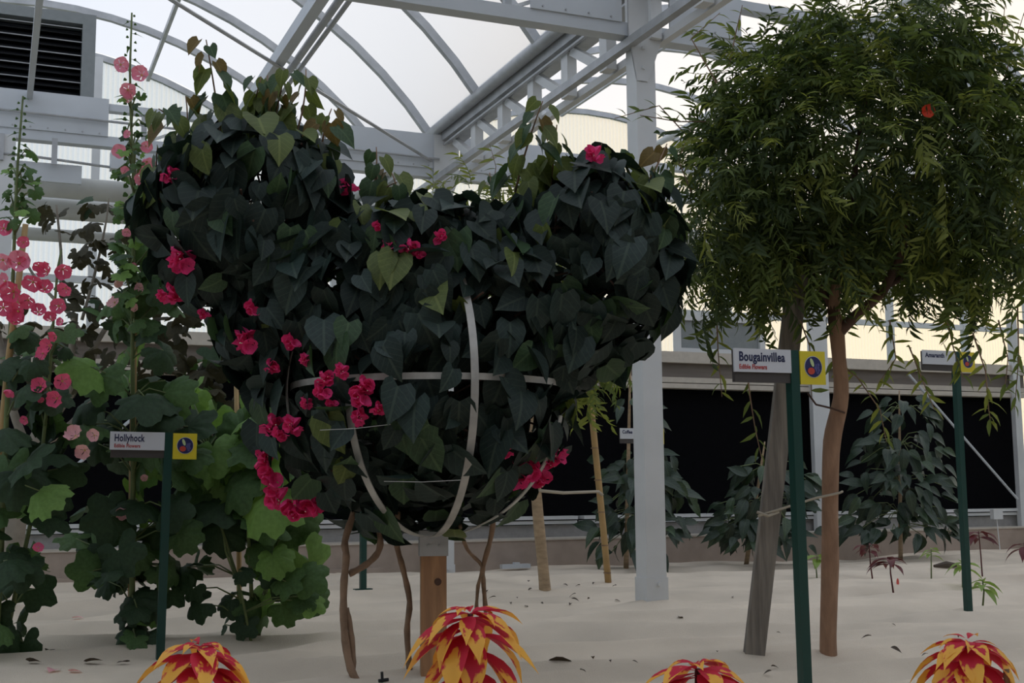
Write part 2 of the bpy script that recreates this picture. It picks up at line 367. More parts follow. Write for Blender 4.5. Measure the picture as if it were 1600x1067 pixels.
# cross trusses
def truss(y, x0, x1, plates, label, verts):
    t = thing('roof_truss', label, 'roof truss', (x0, y, 3.3), kind='structure')
    m = MB(); m.box((x0, y-0.05, 3.29), (x1, y+0.05, 3.37)); part('bottom_chord', m, M_PLATE, t)
    m = MB(); m.box((x0, y-0.04, 3.575), (x1, y+0.04, 3.63)); part('top_chord', m, M_PLATE, t)
    for a, b in plates:
        m = MB(); m.box((a, y-0.062, 3.365), (b, y-0.05, 3.66)); 
        pl = part('gusset_plate', m, M_PLATE, t)
        m = MB(); n = max(2, int((b-a)/0.12))
        for i in range(n):
            q = a + (b-a)*(i+0.5)/n
            m.tube([(q, y-0.062, 3.385), (q, y-0.070, 3.385)], 0.006, 6)
        o = part('bolt_row', m, M_GALV, t); o['kind'] = 'stuff'
    for q in verts:
        m = MB(); m.box((q-0.02, y-0.02, 3.36), (q+0.02, y+0.02, 3.58)); part('web_post', m, M_GALV, t)
    for q in verts[::2]:
        m = MB(); m.bar((q+0.04, y, 3.38), (q+0.5, y, 3.58), 0.02, 0.02); part('web_diagonal', m, M_WHITE, t)
    return t
truss(6.23, -2.95, 9.85, [(2.72, 3.30), (3.62, 4.12)], 'nearer cross truss at the top edge with grey gusset plates', (1.2, 1.9, 2.6, 4.6, 5.3, 6.0, 6.7, 7.4))
truss(9.75, -2.95, 9.85, [(-0.75, 0.73), (2.44, 3.38), (3.6, 4.5)], 'farther cross truss running behind the vine crown', (1.0, 1.4, 1.8, 2.2, 2.42, 4.9, 5.6, 6.3, 7.0))
t = thing('conduit', 'thin steel conduit strung along the farther cross truss', 'conduit', (0, 9.68, 3.45), kind='structure')
m = MB(); m.tube([(-1.5, 9.66, 3.50), (1.3, 9.66, 3.47), (3.4, 9.66, 3.44)], 0.010, 6); part('tube', m, M_GALV, t)
m = MB(); m.tube([(-1.5, 9.66, 3.16), (0.2, 9.66, 3.15), (0.75, 9.66, 3.12)], 0.010, 6); part('tube', m, M_GALV, t)
m = MB(); m.box((-1.5, 9.70, 2.98), (0.55, 9.74, 3.12)); part('back_plate', m, M_PLATE, t)
m = MB(); m.box((0.75, 9.60, 3.10), (1.35, 9.72, 3.24)); part('junction_tray', m, M_PLATE, t)
for q in (-0.02, 0.35):
    m = MB(); m.box((q-0.02, 9.64, 3.10), (q+0.02, 9.66, 3.30)); part('hanger', m, M_GALV, t)
# long bars running overhead between the trusses
for (xx, r, mt, lb) in ((1.725, 0.045, M_PLATE, 'square steel runner slanting overhead above the left shoots'), (1.845, 0.026, M_GALV, 'round steel pipe overhead beside the square runner'), (1.905, 0.017, M_GALV, 'thin steel rod overhead beside the round pipe'), (0.163, 0.026, M_PLATE, 'steel runner crossing in front of the black louvred fan')):
    mb = MB()
    if xx in (1.725, 0.163): mb.bar((xx, 4, 3.62), (xx, 9.7, 3.62), r*1.6, r*2)
    else: mb.tube([(xx, 4, 3.62), (xx, 9.7, 3.62)], r, 10)
    single('overhead_runner', mb, mt, (xx, 4, 3.62), lb, 'steel bar', kind='structure')
mb = MB(); mb.tube([(0.6, 7.15, 3.64), (3.45, 9.80, 3.42)], 0.013, 6)
single('brace_rod', mb, M_GALV, (0.6, 7.15, 3.6), 'diagonal tension rod reaching the far pillar under the roof', 'steel rod', kind='structure')
a = atZ(1016, 231, 4.3); b = atZ(1145, 158, 4.3)
for k, dz in enumerate((0, -0.09)):
    mb = MB(); mb.tube([a + (a-b)*0.2 + Vector((0.1*k, 0, dz)), b + (b-a)*2.0 + Vector((0.1*k, 0, dz))], 0.035, 8)
    single('roof_pipe', mb, M_WHITE, a, ('upper' if k == 0 else 'lower') + ' white pipe sloping beside the tree crown under the right vault', 'pipe', kind='structure', smooth=True)

# pillars
def pillar(x, y, lab, wdt=0.125):
    z0 = sand(x, y) - 0.03
    t = thing('pillar', lab, 'pillar', (x, y, z0), kind='structure')
    h = wdt/2
    m = MB(); m.box((x-h, y-h, z0), (x+h, y+h, 3.70)); part('shaft', m, M_WHITE, t)
    m = MB(); m.box((x-h-0.006, y-h-0.006, z0), (x+h+0.006, y+h+0.006, z0+0.15))
    m.tube([(x+0.01, y-h-0.005, z0+0.115), (x+0.01, y-h-0.02, z0+0.115)], 0.012, 8); part('base_sleeve', m, M_WHITE, t)
    m = MB(); m.add([(x-h-0.05, y-h-0.008, 3.30), (x+h+0.05, y-h-0.008, 3.30), (x+h+0.05, y-h-0.008, 3.66), (x-h-0.05, y-h-0.008, 3.66), (x-h, y-h-0.008, 3.02), (x+h*0.2, y-h-0.008, 3.02)],
          [(0, 1, 2, 3), (4, 5, 1, 0)]); 
    m.add([(v[0], v[1]+0.012, v[2]) for v in m.v[:6]], [(3, 2, 1, 0), (0, 1, 5, 4)])
    for bz in (3.10, 3.22): m.tube([(x-0.02, y-h-0.008, bz), (x-0.02, y-h-0.022, bz)], 0.012, 8)
    part('head_plate', m, M_WHITE, t)
    return t
pillar(3.45, 6.23, 'near white steel pillar standing in the sand left of the tree')
pillar(3.47, 9.75, 'far white steel pillar rising behind the vine crown')
pillar(9.98, 9.75, 'white steel pillar at the right edge by the cooling wall')
m = MB(); m.box((-0.05, 9.66, 2.2), (0.08, 9.74, 3.3)); single('pillar', m, M_WHITE, (0, 9.7, 2.2), 'white steel upright at the left edge under the louvred fan', 'pillar', kind='structure')

# ---------------------------------------------------------------- low cooling wall along the back
wl = thing('wall_cooling', 'low wall of black cooling pads in white rails behind the plants', 'wall', (0, 10.25, 0), kind='structure')
m = MB(); m.box((-2.9, 9.95, -0.1), (10.3, 10.28, 0.225)); part('kerb', m, M_CURB, wl)
m = MB(); m.box((-2.9, 9.90, -0.1), (3.0, 9.95, 0.035)); part('footing', m, M_CURB, wl)
m = MB(); m.box((-2.9, 9.94, 0.225), (10.3, 10.28, 0.24)); part('kerb_coping', m, M_CREAM, wl)
m = MB(); m.box((-2.9, 10.24, 0.24), (10.3, 10.30, 0.345)); part('sill_sheet', m, M_SILL, wl)
posts = [-0.9, 2.05, 4.93, 7.57, 10.12]
POSTS_SEEN = (-0.9, 2.05, 7.57, 10.12)
for a, b in zip([-2.9]+posts, posts+[10.3]):
    m = MB(); m.box((a+0.03, 10.20, 0.355), (b-0.03, 10.30, 0.385)); m.box((a+0.03, 10.18, 0.395), (b-0.03, 10.30, 0.425)); part('bottom_rail', m, M_WHITE, wl)
    m = MB(); m.box((a, 10.31, 0.345), (b, 10.45, 1.62)); part('cooling_pad', m, M_BLACK, wl)
    m = MB(); m.box((a+0.005, 10.18, 1.605), (b-0.005, 10.34, 1.65)); m.box((a+0.005, 10.20, 1.66), (b-0.005, 10.34, 1.71)); part('top_rail', m, M_CREAM, wl)
    m = MB(); m.box((a+0.003, 10.22, 1.71), (b-0.003, 10.36, 1.845)); part('beam', m, M_BEAM, wl)
    m = MB(); m.box((a+0.003, 10.16, 1.845), (b-0.003, 10.45, 1.95)); part('ledge', m, M_CREAM, wl)
for q in POSTS_SEEN:
    w_ = .10 if q == 7.57 else .045; m = MB(); m.box((q-w_, 10.14, 0.24), (q+w_, 10.20, 2.45 if q > 7 else 1.95)); part('post', m, M_WHITE, wl)
# cross braces
for a, b, lb in ((atY(1420, 585, 10.12), atY(1590, 780, 10.12), 'thin steel brace rod slanting down to the right across the cooling wall'), (atY(277, 596, 10.12), atY(60, 776, 10.12), 'thin steel brace rod behind the leftmost hollyhocks')):
    mb = MB(); mb.tube([a, b], 0.013, 6); single('brace_rod', mb, M_PLATE, b, lb, 'steel rod', kind='structure')
# window-like vent box standing on the ledge behind the near pillar
t = thing('vent_box', 'white framed vent box on the ledge right of the near pillar', 'vent', tuple(atY(1110, 545, 10.3)))
a = atY(1052, 544, 10.3); b = atY(1190, 500, 10.3)
m = MB(); z0, z1 = 1.95, 2.32; x0, x1 = a.x, b.x
m.box((x0, 10.25, z0), (x1, 10.30, z0+0.05)); m.box((x0, 10.25, z1-0.05), (x1, 10.30, z1)); m.box((x0, 10.25, z0+0.05), (x0+0.06, 10.30, z1-0.05)); m.box((x1-0.06, 10.25, z0+0.05), (x1, 10.30, z1-0.05)); part('frame', m, M_WHITE, t)
m = MB(); m.box((x0+0.06, 10.28, z0+0.05), (x1-0.06, 10.295, z1-0.05)); part('screen', m, M_GREYF, t)
# air ducts
for (za, zb, yy, lb) in ((3.171, 2.997, 10.45, 'upper of two fat off white air ducts at the left'), (2.985, 2.824, 10.65, 'lower of two fat off white air ducts at the left'), (2.743, 2.64, 10.8, 'slim off white pipe below the two air ducts')):
    s = yy/10.3; z = 0.65 + ((za+zb)/2-0.65)*s; r = (za-zb)/2*s
    mb = MB(); mb.tube([(-2.9, yy, z), (9.6, yy, z)], r, 20)
    single('air_duct', mb, M_DUCT, (-2.9, yy, z), lb, 'duct', smooth=True)
# louvred fan on the far truss
t = thing('louvre_fan', 'big black louvred fan in a grey frame at the top left', 'fan', (-0.1, 10.0, 3.64))
x0, x1, z0, z1 = -0.92, 0.635, 3.66, 4.41
for nm_, bx in (('frame_side', ((x0, 9.95, z0), (x0+0.10, 10.25, z1))), ('frame_side', ((x1-0.10, 9.95, z0), (x1, 10.25, z1))), ('frame_top', ((x0+0.10, 9.95, z1-0.085), (x1-0.10, 10.25, z1))), ('frame_bottom', ((x0+0.10, 9.95, z0), (x1-0.10, 10.25, z0+0.03)))):
    m = MB(); m.box(*bx); part(nm_, m, M_GREYF, t)
m = MB(); m.box((x0+0.1, 10.12, z0+0.03), (x1-0.1, 10.2, z1-0.085)); part('backing', m, M_BLACK, t)
zz = z0+0.06
k = 0
while zz < z1-0.12:
    m = MB(); m.bar((x0+0.1, 10.03, zz), (x1-0.1, 10.03, zz), 0.075, 0.004, up=(0, -0.6, 0.8)); part('blade', m, M_LOUV, t)
    if k % 2 == 0:
        m = MB(); m.tube([(x0+0.1, 9.965, zz+0.02), (x1-0.1, 9.965, zz+0.02)], 0.005, 6); part('guard_wire', m, M_GALV, t)
    zz += 0.055; k += 1
m = MB(); m.tube([(x0+0.1, 9.96, z0+0.04), (x1-0.1, 9.96, z0+0.04)], 0.011, 6); part('pull_rod', m, M_GALV, t)
for q in (-0.35, 0.05, 0.39):
    m = MB(); m.box((q-0.03, 9.94, z0-0.0), (q+0.03, 9.975, z0+0.06)); part('clip', m, M_WHITE, t)
mb = MB(); c = atY(805, 877, 9.85); mb.box((c.x-0.13, 9.82, 0.0), (c.x+0.13, 9.88, 0.035)); mb.box((c.x-0.02, 9.82, 0.035), (c.x+0.03, 9.86, 0.05))
single('floor_fitting', mb, M_PLATE, (c.x, 9.85, 0), 'small grey metal fitting lying at the foot of the kerb', 'fitting')
c = atY(1533, 803, 10.1)
t = thing('outlet_box', 'small white outlet box on a thin stalk before the cooling wall', 'outlet', (c.x, 10.05, 0))
m = MB(); m.box((c.x-0.06, 9.86, c.z-0.05), (c.x+0.06, 9.91, c.z+0.05)); part('box', m, M_WHITE, t)
m = MB(); m.tube([(c.x, 9.885, c.z-0.05), (c.x+0.02, 9.885, sand(c.x, 9.885)-0.02)], 0.006, 6); part('stalk', m, M_WHITE, t)

# ================================================================ leaf templates  (origin = petiole, +y = tip, +z = face)
def strip_leaf(st, wd, back=None, fold=0.25, droop=0.3, side=0.0, mids=False):
    """leaf from midrib stations; returns verts, faces, uv"""
    V = []; Fc = []; uv = []; n = len(st)
    for i, (t, w_) in enumerate(zip(st, wd)):
        b = back[i] if back else 0.0
        z = -droop*t*t; x = side*t*t
        for sgn in (-1, 0, 1):
            V.append((x + sgn*w_, t + (b if sgn else 0), z + (fold*w_ if sgn else 0))); uv.append((0.5+0.5*sgn*min(1, w_/max(wd)), t))
    for i in range(n-1):
        a = i*3; Fc += [(a, a+1, a+4, a+3), (a+1, a+2, a+5, a+4)]
    return np.array(V), Fc, uv
HEART = [strip_leaf([0, .12, .32, .55, .78, .92, 1.04], [.26, .42, .47, .39, .22, .09, .004], [-.16, -.10, -.02, 0, 0, 0, 0], fo, dr, sd) for fo, dr, sd in ((.25, .25, .03), (.45, .12, -.05), (.10, .40, .06))]
LANCE = [strip_leaf([0, .2, .5, .8, 1.0], [.02, .10, .125, .06, .004], None, .4, dr, sd) for dr, sd in ((.30, .05), (.10, -.12), (.5, .08))]
COFFEE = [strip_leaf([0, .12, .32, .55, .78, .92, 1.04], [.02, .16, .25, .25, .16, .06, .004], None, fo, dr, sd) for fo, dr, sd in ((.5, .45, .05), (.3, .7, -.06))]
def arc_leaf(B, fold, side):
    st_ = [0, .1, .22, .36, .5, .64, .78, .9, 1.0]; wd_ = [.022, .055, .115, .158, .165, .138, .080, .030, .002]; V = []; Fc = []; uv = []
    for t_, w_ in zip(st_, wd_):
        y_ = math.sin(B*t_)/B; z_ = -(1-math.cos(B*t_))/B; ny, nz_ = math.sin(B*t_), math.cos(B*t_)
        for sg in (-1, 0, 1): V.append((side*t_*t_ + sg*w_, y_ + (ny*fold*w_ if sg else 0), z_ + (nz_*fold*w_ if sg else 0))); uv.append((.5+.5*sg*w_/.165, t_))
    for i in range(8):
        a = i*3; Fc += [(a, a+1, a+4, a+3), (a+1, a+2, a+5, a+4)]
    return np.array(V), Fc, uv
AMAR = [arc_leaf(1.15, .35, .05), arc_leaf(.95, .25, -.07), arc_leaf(1.3, .45, .03), arc_leaf(.75, .4, 0)]
def lobed(nl, depth, cup, sd):
    rr_ = random.Random(sd); V = [(0, 0.0, 0)]; uv = [(0.5, 0.0)]; Fc = []; n = nl*6+2; a0 = 0.36
    for ring, f in ((1, 0.55), (2, 1.0)):
        for i in range(n):
            th = a0 + (2*math.pi-2*a0)*i/(n-1)      # gap at the petiole
            lob = abs(math.sin((th-a0)/(2*math.pi-2*a0)*nl*math.pi))
            r = 0.5*((1-depth) + depth*lob**0.7)*(1 + 0.05*rr_.uniform(-1, 1)) * (0.86+0.22*abs(math.sin(th/2)))
            r *= f
            z = -cup*(r*r)*1.2 + (0.05*(lob-0.5))*f + 0.035*rr_.uniform(-1, 1)*f
            V.append((-math.sin(th)*r, 0.12*0 - math.cos(th)*r, z)); uv.append((0.5, f))
    for i in range(n-1):
        Fc.append((0, 1+i, 2+i)); Fc.append((1+i, 1+n+i, 2+n+i, 2+i))
    return np.array(V), Fc, uv
LOBED = [lobed(5, .30, .8, 1), lobed(5, .40, .3, 2), lobed(7, .22, 1.2, 3)]
FIG = [lobed(5, .52, .9, 4), lobed(3, .45, .5, 5)]
def petals(n, ruf, cup, sd, rr0=0.5):
    rr_ = random.Random(sd); V = []; Fc = []; uv = []
    for p in range(n):
        o = len(V); a0 = 2*math.pi*p/n; hw = math.pi/n*1.18; lift = 0.03*(p % 2)
        V.append((0, 0, 0)); uv.append((.5, 0))
        for k, f in ((0, .5), (1, .85), (2, 1.0)):
            for j in range(5):
                t = (j-2)/2; a = a0 + hw*t*(0.75 if k == 0 else 1)
                r = rr0*f*(1-0.12*t*t if k == 2 else 1)*(1+0.04*rr_.uniform(-1, 1))
                V.append((math.cos(a)*r, math.sin(a)*r, lift + cup*f*f*rr0 + ruf*f*rr_.uniform(-1, 1))); uv.append((.5, f))
        for j in range(4):
            Fc.append((o, o+1+j, o+2+j))
            for k in (0, 1): q = o+1+k*5+j; Fc.append((q, q+5, q+6, q+1))
    return np.array(V), Fc, uv
HFLOWER = [petals(5, .09, .40, 11), petals(5, .11, .75, 12)]
BUDFLOWER = petals(4, .04, 1.5, 13, 0.32)
def bracts(sd):
    """a bougainvillea head: several papery three bract cups facing different ways"""
    rr_ = random.Random(sd); V = []; Fc = []; uv = []
    for k in range(6):
        t = petals(3, .10, .75, sd*10+k, 0.34)
        q = Vector((rr_.uniform(-1, 1), rr_.uniform(-.7, .9), rr_.uniform(.3, 1))).normalized()
        M = np.array(q.to_track_quat('Z', 'Y').to_matrix()); o = len(V)
        W = t[0] @ M.T + np.array([rr_.uniform(-.28, .28), rr_.uniform(-.30, .30), rr_.uniform(-.08, .15)])
        V += W.tolist(); uv += t[2]; Fc += [tuple(i+o for i in f) for f in t[1]]
    return np.array(V), Fc, uv
BRACT = [bracts(k) for k in (1, 2, 3)]

def tmesh(t, m, name='leaf', smooth=True):
    b = MB(); b.tmpl(t, np.eye(4)); return b.mesh(name, m, smooth)
def basis(tip, nrm):
    y = Vector(tip).normalized(); z = Vector(nrm); x = y.cross(z)
    if x.length < 1e-4: x = y.orthogonal()
    x.normalize(); z = x.cross(y)
    return Matrix((x, y, z)).transposed()
def mat4(pos, tip, nrm, s): 
    B = basis(tip, nrm)*s; M = B.to_4x4(); M.translation = pos; return M
_cache = {}
def cached(kind, i, m, name):
    key = (kind, i, m.name)
    if key not in _cache: _cache[key] = tmesh({'heart': HEART, 'lance': LANCE, 'coffee': COFFEE, 'amar': AMAR, 'lobed': LOBED, 'fig': FIG, 'hf': HFLOWER, 'br': BRACT, 'bud': [BUDFLOWER]}[kind][i], m, name)
    return _cache[key]
def leafob(kind, i, m, parent, pos, tip, nrm, s, name='leaf'):
    return ob(name, cached(kind, i, m, name), parent, Vector(pos)-parent.location, basis(tip, nrm).to_quaternion(), s)
def rv(a=1.0): return Vector((U(-a, a), U(-a, a), U(-a, a)))
TOCAM = -FW

def bead_mesh(m, r=0.06):
    b = MB(); vs = [(0, 0, r), (r, 0, 0), (0, r, 0), (-r, 0, 0), (0, -r, 0), (0, 0, -r)]
    b.add(vs, [(0, 1, 2), (0, 2, 3), (0, 3, 4), (0, 4, 1), (5, 2, 1), (5, 3, 2), (5, 4, 3), (5, 1, 4)]); return b.mesh('flower_centre', m, True)
BEAD_W, BEAD_Y = bead_mesh(M_CENTRE, .05), bead_mesh(M_YCENTRE, .08)

# ================================================================ big vine trained over a ball frame on a timber post
D0 = 4.43; KPX = D0/F
TB = G(677, 1055)
vine = thing('trained_vine', 'big dark heart leaved vine with magenta flowers on a timber post', 'vine', TB)
ELL = [((395, 345), 160, 158, .34), ((925, 400), 138, 152, .31), ((655, 606), 240, 212, .50), ((655, 470), 300, 125, .40), ((440, 495), 105, 105, .28), ((862, 520), 100, 100, .27), ((655, 385), 190, 78, .32)]
EC = []
for (c, rx, ry, rz) in ELL: EC.append((P(c[0], c[1], D0+0.05), rx*KPX, ry*KPX, rz))
def inside(p, skip, f):
    for k, (c, a, b, d) in enumerate(EC):
        if k == skip: continue
        v = p - c
        if (v.dot(RT)/a)**2 + (v.dot(UP)/b)**2 + (v.dot(FW)/d)**2 < f*f: return True
    return False
def shell(k, f=1.0):
    c, a, b, d = EC[k]; v = rv(); 
    while not 0.05 < v.length < 1: v = rv()
    v.normalize()
    n = RT*(v.x/a) + UP*(v.y/b) + FW*(v.z/d)
    return c + (RT*(v.x*a) + UP*(v.y*b) + FW*(v.z*d))*f, n.normalized()
CLEARPX = [((725, 436), (742, 480)), ((742, 480), (752, 530)), ((752, 530), (756, 640)), ((756, 640), (748, 710)), ((748, 710), (722, 800)), ((567, 655), (577, 715)), ((577, 715), (602, 770)), ((630, 805), (655, 832)), ((462, 606), (505, 601)), ((545, 598), (660, 597))]
def segd(x, y, s):
    (ax, ay), (bx, by) = s; t = max(0, min(1, ((x-ax)*(bx-ax)+(y-ay)*(by-ay))/((bx-ax)**2+(by-ay)**2))); return math.hypot(x-ax-t*(bx-ax), y-ay-t*(by-ay))
ML = [M_L1, M_L2, M_L3, M_L4, M_L5]
areas = [a*b+b*d+a*d for (_, a, b, d) in EC]
cands = []
inner = MB()
for k in range(len(EC)):
    for i in range(int(areas[k]*1500)):
        lay = rnd(); f = U(.95, 1.08) if lay < .5 else U(.72, .94)
        p, n = shell(k, f)
        if inside(p, k, f*0.97): continue
        nn = (n*0.8 + Vector((0, 0, .05)) + rv(.55)).normalized()
        g = Vector((0, 0, -1)) + n*0.12 + rv(.65); tip = (g - nn*g.dot(nn)).normalized()
        s = U(.07, .14)
        px, py, _ = proj(p - Vector((0, 0, s*0.45)))
        if f > .92 and n.dot(TOCAM) > 0 and min(segd(px, py, q) for q in CLEARPX) < 26: continue
        topness = max(0, min(1, (n.z-.2)/.8))
        r = rnd()
        if f < .95: mi = 0 if r < .8 else 1  # inner layers get the darkest greens, interior shade put into their colour
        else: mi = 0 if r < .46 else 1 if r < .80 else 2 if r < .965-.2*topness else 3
        cands.append((p, tip, nn, s, mi, f, n.dot(TOCAM)))
cands.sort(key=lambda c: -(c[6] + 2.0*(c[5] >= .95) + c[3]*2))
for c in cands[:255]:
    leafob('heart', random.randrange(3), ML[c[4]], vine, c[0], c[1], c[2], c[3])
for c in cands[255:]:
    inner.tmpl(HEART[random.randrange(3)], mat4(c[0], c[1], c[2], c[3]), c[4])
# twiggy dark heart of the plant
o = part('foliage', inner, ML, vine, True, kind='stuff')
tw = MB()
for k in range(len(EC)):
    for i in range(26):
        p, n = shell(k, .95); q, _ = shell(k, .5); tw.tube([q, (p+q)/2 + rv(.05), p], .004, 5)
part('twigs', tw, M_DARKBARK, vine, kind='stuff')
# hoops of the ball frame
HC, HR = P(672, 612, D0+.05), .500
def band(pts, outward, width, thick=.004):
    m = MB(); vs = []
    for i, p in enumerate(pts):
        d = (pts[min(i+1, len(pts)-1)] - pts[max(0, i-1)]).normalized(); o_ = outward(p); sd = d.cross(o_).normalized()
        for a, b in ((-1, 0), (1, 0), (1, 1), (-1, 1)): vs.append(p + sd*(a*width/2) + o_*(b*thick))
    fs = [(i*4+k, i*4+(k+1) % 4, (i+1)*4+(k+1) % 4, (i+1)*4+k) for i in range(len(pts)-1) for k in range(4)]
    fs += [(0, 1, 2, 3), tuple(len(vs)-4+k for k in (3, 2, 1, 0))]
    return m.add(vs, fs)
hor = Vector((FW.x, FW.y, 0)).normalized(); horR = Vector((hor.y, -hor.x, 0))
for azd, ta, tb in ((20, -1.5, .95), (-27, -1.5, -.12), (66, -1.4, -.2), (-70, -.5, .7)):
    ax = (-hor*math.cos(math.radians(azd)) + horR*math.sin(math.radians(azd)))
    pts = [HC + (ax*math.cos(t) + Vector((0, 0, 1))*math.sin(t))*(HR+.015) for t in np.linspace(ta, tb, 34)]
    part('hoop', band(pts, lambda p: (p-HC).normalized(), .026), M_STRAP, vine, label='weathered grey metal strap of the ball frame')
pts = [HC + Vector((math.cos(t), math.sin(t), 0))*(HR-.005) + Vector((0, 0, .012)) for t in np.linspace(0, 2*math.pi, 73)]
part('hoop', band(pts, lambda p: Vector((p.x-HC.x, p.y-HC.y, 0)).normalized(), .022), M_STRAP, vine, label='weathered grey metal strap of the ball frame')
# timber post with its steel cap
zt = P(677, 866, D0).z; m = MB(); h = .045
B_ = TB; RZ = Matrix.Rotation(YAW+.12, 3, 'Z')
def rbox(m, c, hx, hy, z0, z1, R=RZ, mi=0):
    vs = [Vector(c) + R @ Vector((sx*hx, sy*hy, 0)) for sx, sy in ((-1, -1), (1, -1), (1, 1), (-1, 1))]
    return m.add([(v.x, v.y, z0) for v in vs] + [(v.x, v.y, z1) for v in vs], [(3, 2, 1, 0), (4, 5, 6, 7), (0, 1, 5, 4), (1, 2, 6, 5), (2, 3, 7, 6), (3, 0, 4, 7)], mi)
rbox(m, B_, h, h, TB.z-.03, zt+.05); part('post', m, M_WOOD, vine, label='orange brown square timber post')
kp = B_ + RZ @ Vector((.014, -h, 0)); m = MB(); m.tube([(kp.x, kp.y, zt-.095), (kp.x - RZ.col[1].x*.002, kp.y - RZ.col[1].y*.002, zt-.095)], .013, 12); part('knot', m, M_DARKBARK, vine)
m = MB(); rbox(m, B_, h+.006, h+.006, zt-.005, zt+.085)
for dx in (-.02, .02):
    q = B_ + RZ @ Vector((dx, -h-.006, 0)); q2 = B_ + RZ @ Vector((dx, -h-.016, 0)); m.tube([(q.x, q.y, zt+.03), (q2.x, q2.y, zt+.03)], .006, 6)
part('post_cap', m, M_GALV, vine, label='galvanised steel post cap')
def pxpath(pts, depth): return [P(x, y, d) for (x, y), d in zip(pts, depth if isinstance(depth, list) else [depth]*len(pts))]
def vstem(pts, r0, r1, d0=4.4, d1=4.4):
    n = len(pts); path = [P(x, y, d0+(d1-d0)*i/(n-1)) for i, (x, y) in enumerate(pts)]
    g = path[0]; sz = sand(g.x, g.y)
    m = MB(); sm = []
    for i in range(n-1):
        for k in range(4):
            t = k/4; a, b = path[i], path[i+1]; pm = path[max(0, i-1)]; pn = path[min(n-1, i+2)]
            sm.append(0.5*((2*a) + (b-pm)*t + (2*pm-5*a+4*b-pn)*t*t + (3*a-pm-3*b+pn)*t**3))
    sm.append(path[-1])
    m.tube(sm, [r0+(r1-r0)*i/(len(sm)-1) + .0012*math.sin(i*2.1) for i in range(len(sm))], 8)
    return part('vine_stem', m, M_VINE, vine, True)
vstem([(572, 1085), (548, 1045), (538, 985), (537, 920), (541, 870), (539, 845), (553, 800)], .014, .012, 4.25, 4.4)
vstem([(546, 1070), (552, 1035), (548, 985), (541, 950)], .010, .010, 4.3, 4.32)
vstem([(545, 897), (572, 882), (591, 862), (594, 835), (585, 800)], .012, .011, 4.36, 4.42)
vstem([(640, 1048), (636, 985), (640, 940), (630, 890), (619, 845), (622, 800)], .011, .010, 4.45, 4.45)
vstem([(759, 955), (755, 905), (755, 885), (768, 835), (772, 790)], .009, .010, 4.9, 4.5)
vstem([(744, 955), (747, 915), (753, 885), (730, 858), (718, 820)], .007, .007, 4.9, 4.5)
# tie wires round the ball
for a, b in (((500, 672), (610, 663)), ((600, 752), (720, 750))):
    m = MB(); m.tube([P(*a, D0-.50), P((a[0]+b[0])/2, (a[1]+b[1])/2+2, D0-.53), P(*b, D0-.50)], .001, 4); part('tie_wire', m, M_STRAP, vine)
# magenta flower heads
FL = [(285, 408, 40), (275, 460, 34), (395, 485, 24), (387, 533, 38), (428, 574, 24), (457, 540, 28), (478, 562, 18), (508, 596, 26), (507, 614, 26), (535, 580, 22), (570, 605, 30), (563, 628, 36), (562, 652, 24), (428, 668, 34), (442, 682, 26), (458, 664, 28), (412, 715, 30), (425, 745, 36), (435, 778, 38), (478, 792, 44), (462, 803, 34), (497, 788, 26), (822, 742, 44), (842, 748, 40), (865, 708, 36), (858, 722, 28), (545, 300, 34), (610, 387, 24), (640, 390, 26), (593, 358, 20), (790, 700, 26), (268, 277, 26), (320, 495, 20), (930, 240, 26), (688, 372, 20), (657, 398, 18), (253, 462, 16), (592, 640, 22), (520, 632, 18), (479, 630, 18)]
for i, (x, y, s) in enumerate(FL):
    # distance of the leaf shell along this ray
    d = D0-.1; dr = ray(x, y)
    for dd in np.linspace(D0-.6, D0+.3, 46):
        if inside(CAM+dr*dd, -1, 1.04): d = dd-.025; break
    else: d = D0-.15
    mt = M_HPINK if False else M_PINK
    fo = leafob('br', i % 3, mt, vine, P(x, y, d), (UP + rv(.5)), TOCAM + rv(.3), s*d/F*1.05, 'flower_head')
    for q in range(2): ob('flower_centre', BEAD_W, fo, (U(-.2, .2), U(-.2, .2), .34), scale=U(.6, .9))
# young shoots standing out of the top
SH = [((345, 215), (338, 150), (322, 62), 14, .9), ((300, 235), (268, 180), (248, 170), 7, .7), ((420, 220), (436, 160), (446, 108), 12, .7), ((455, 230), (480, 170), (478, 108), 10, .6), ((500, 250), (505, 200), (518, 170), 8, .7), ((585, 300), (590, 260), (588, 230), 5, .45),
      ((258, 330), (240, 280), (246, 230), 8, .7), ((805, 300), (822, 225), (848, 158), 14, .75), ((860, 290), (866, 240), (870, 195), 7, .6), ((930, 270), (935, 245), (940, 225), 6, .6), ((1010, 290), (1030, 255), (1042, 225), 7, .6), ((620, 320), (622, 290), (612, 270), 5, .9), ((385, 230), (395, 170), (408, 120), 9, .8), ((985, 280), (960, 250), (950, 238), 5, .6), ((275, 245), (300, 215), (290, 150), 8, .7), ((430, 210), (415, 160), (418, 118), 7, .6), ((560, 330), (600, 290), (620, 285), 6, 1.0), ((775, 360), (770, 310), (765, 270), 6, .5)]
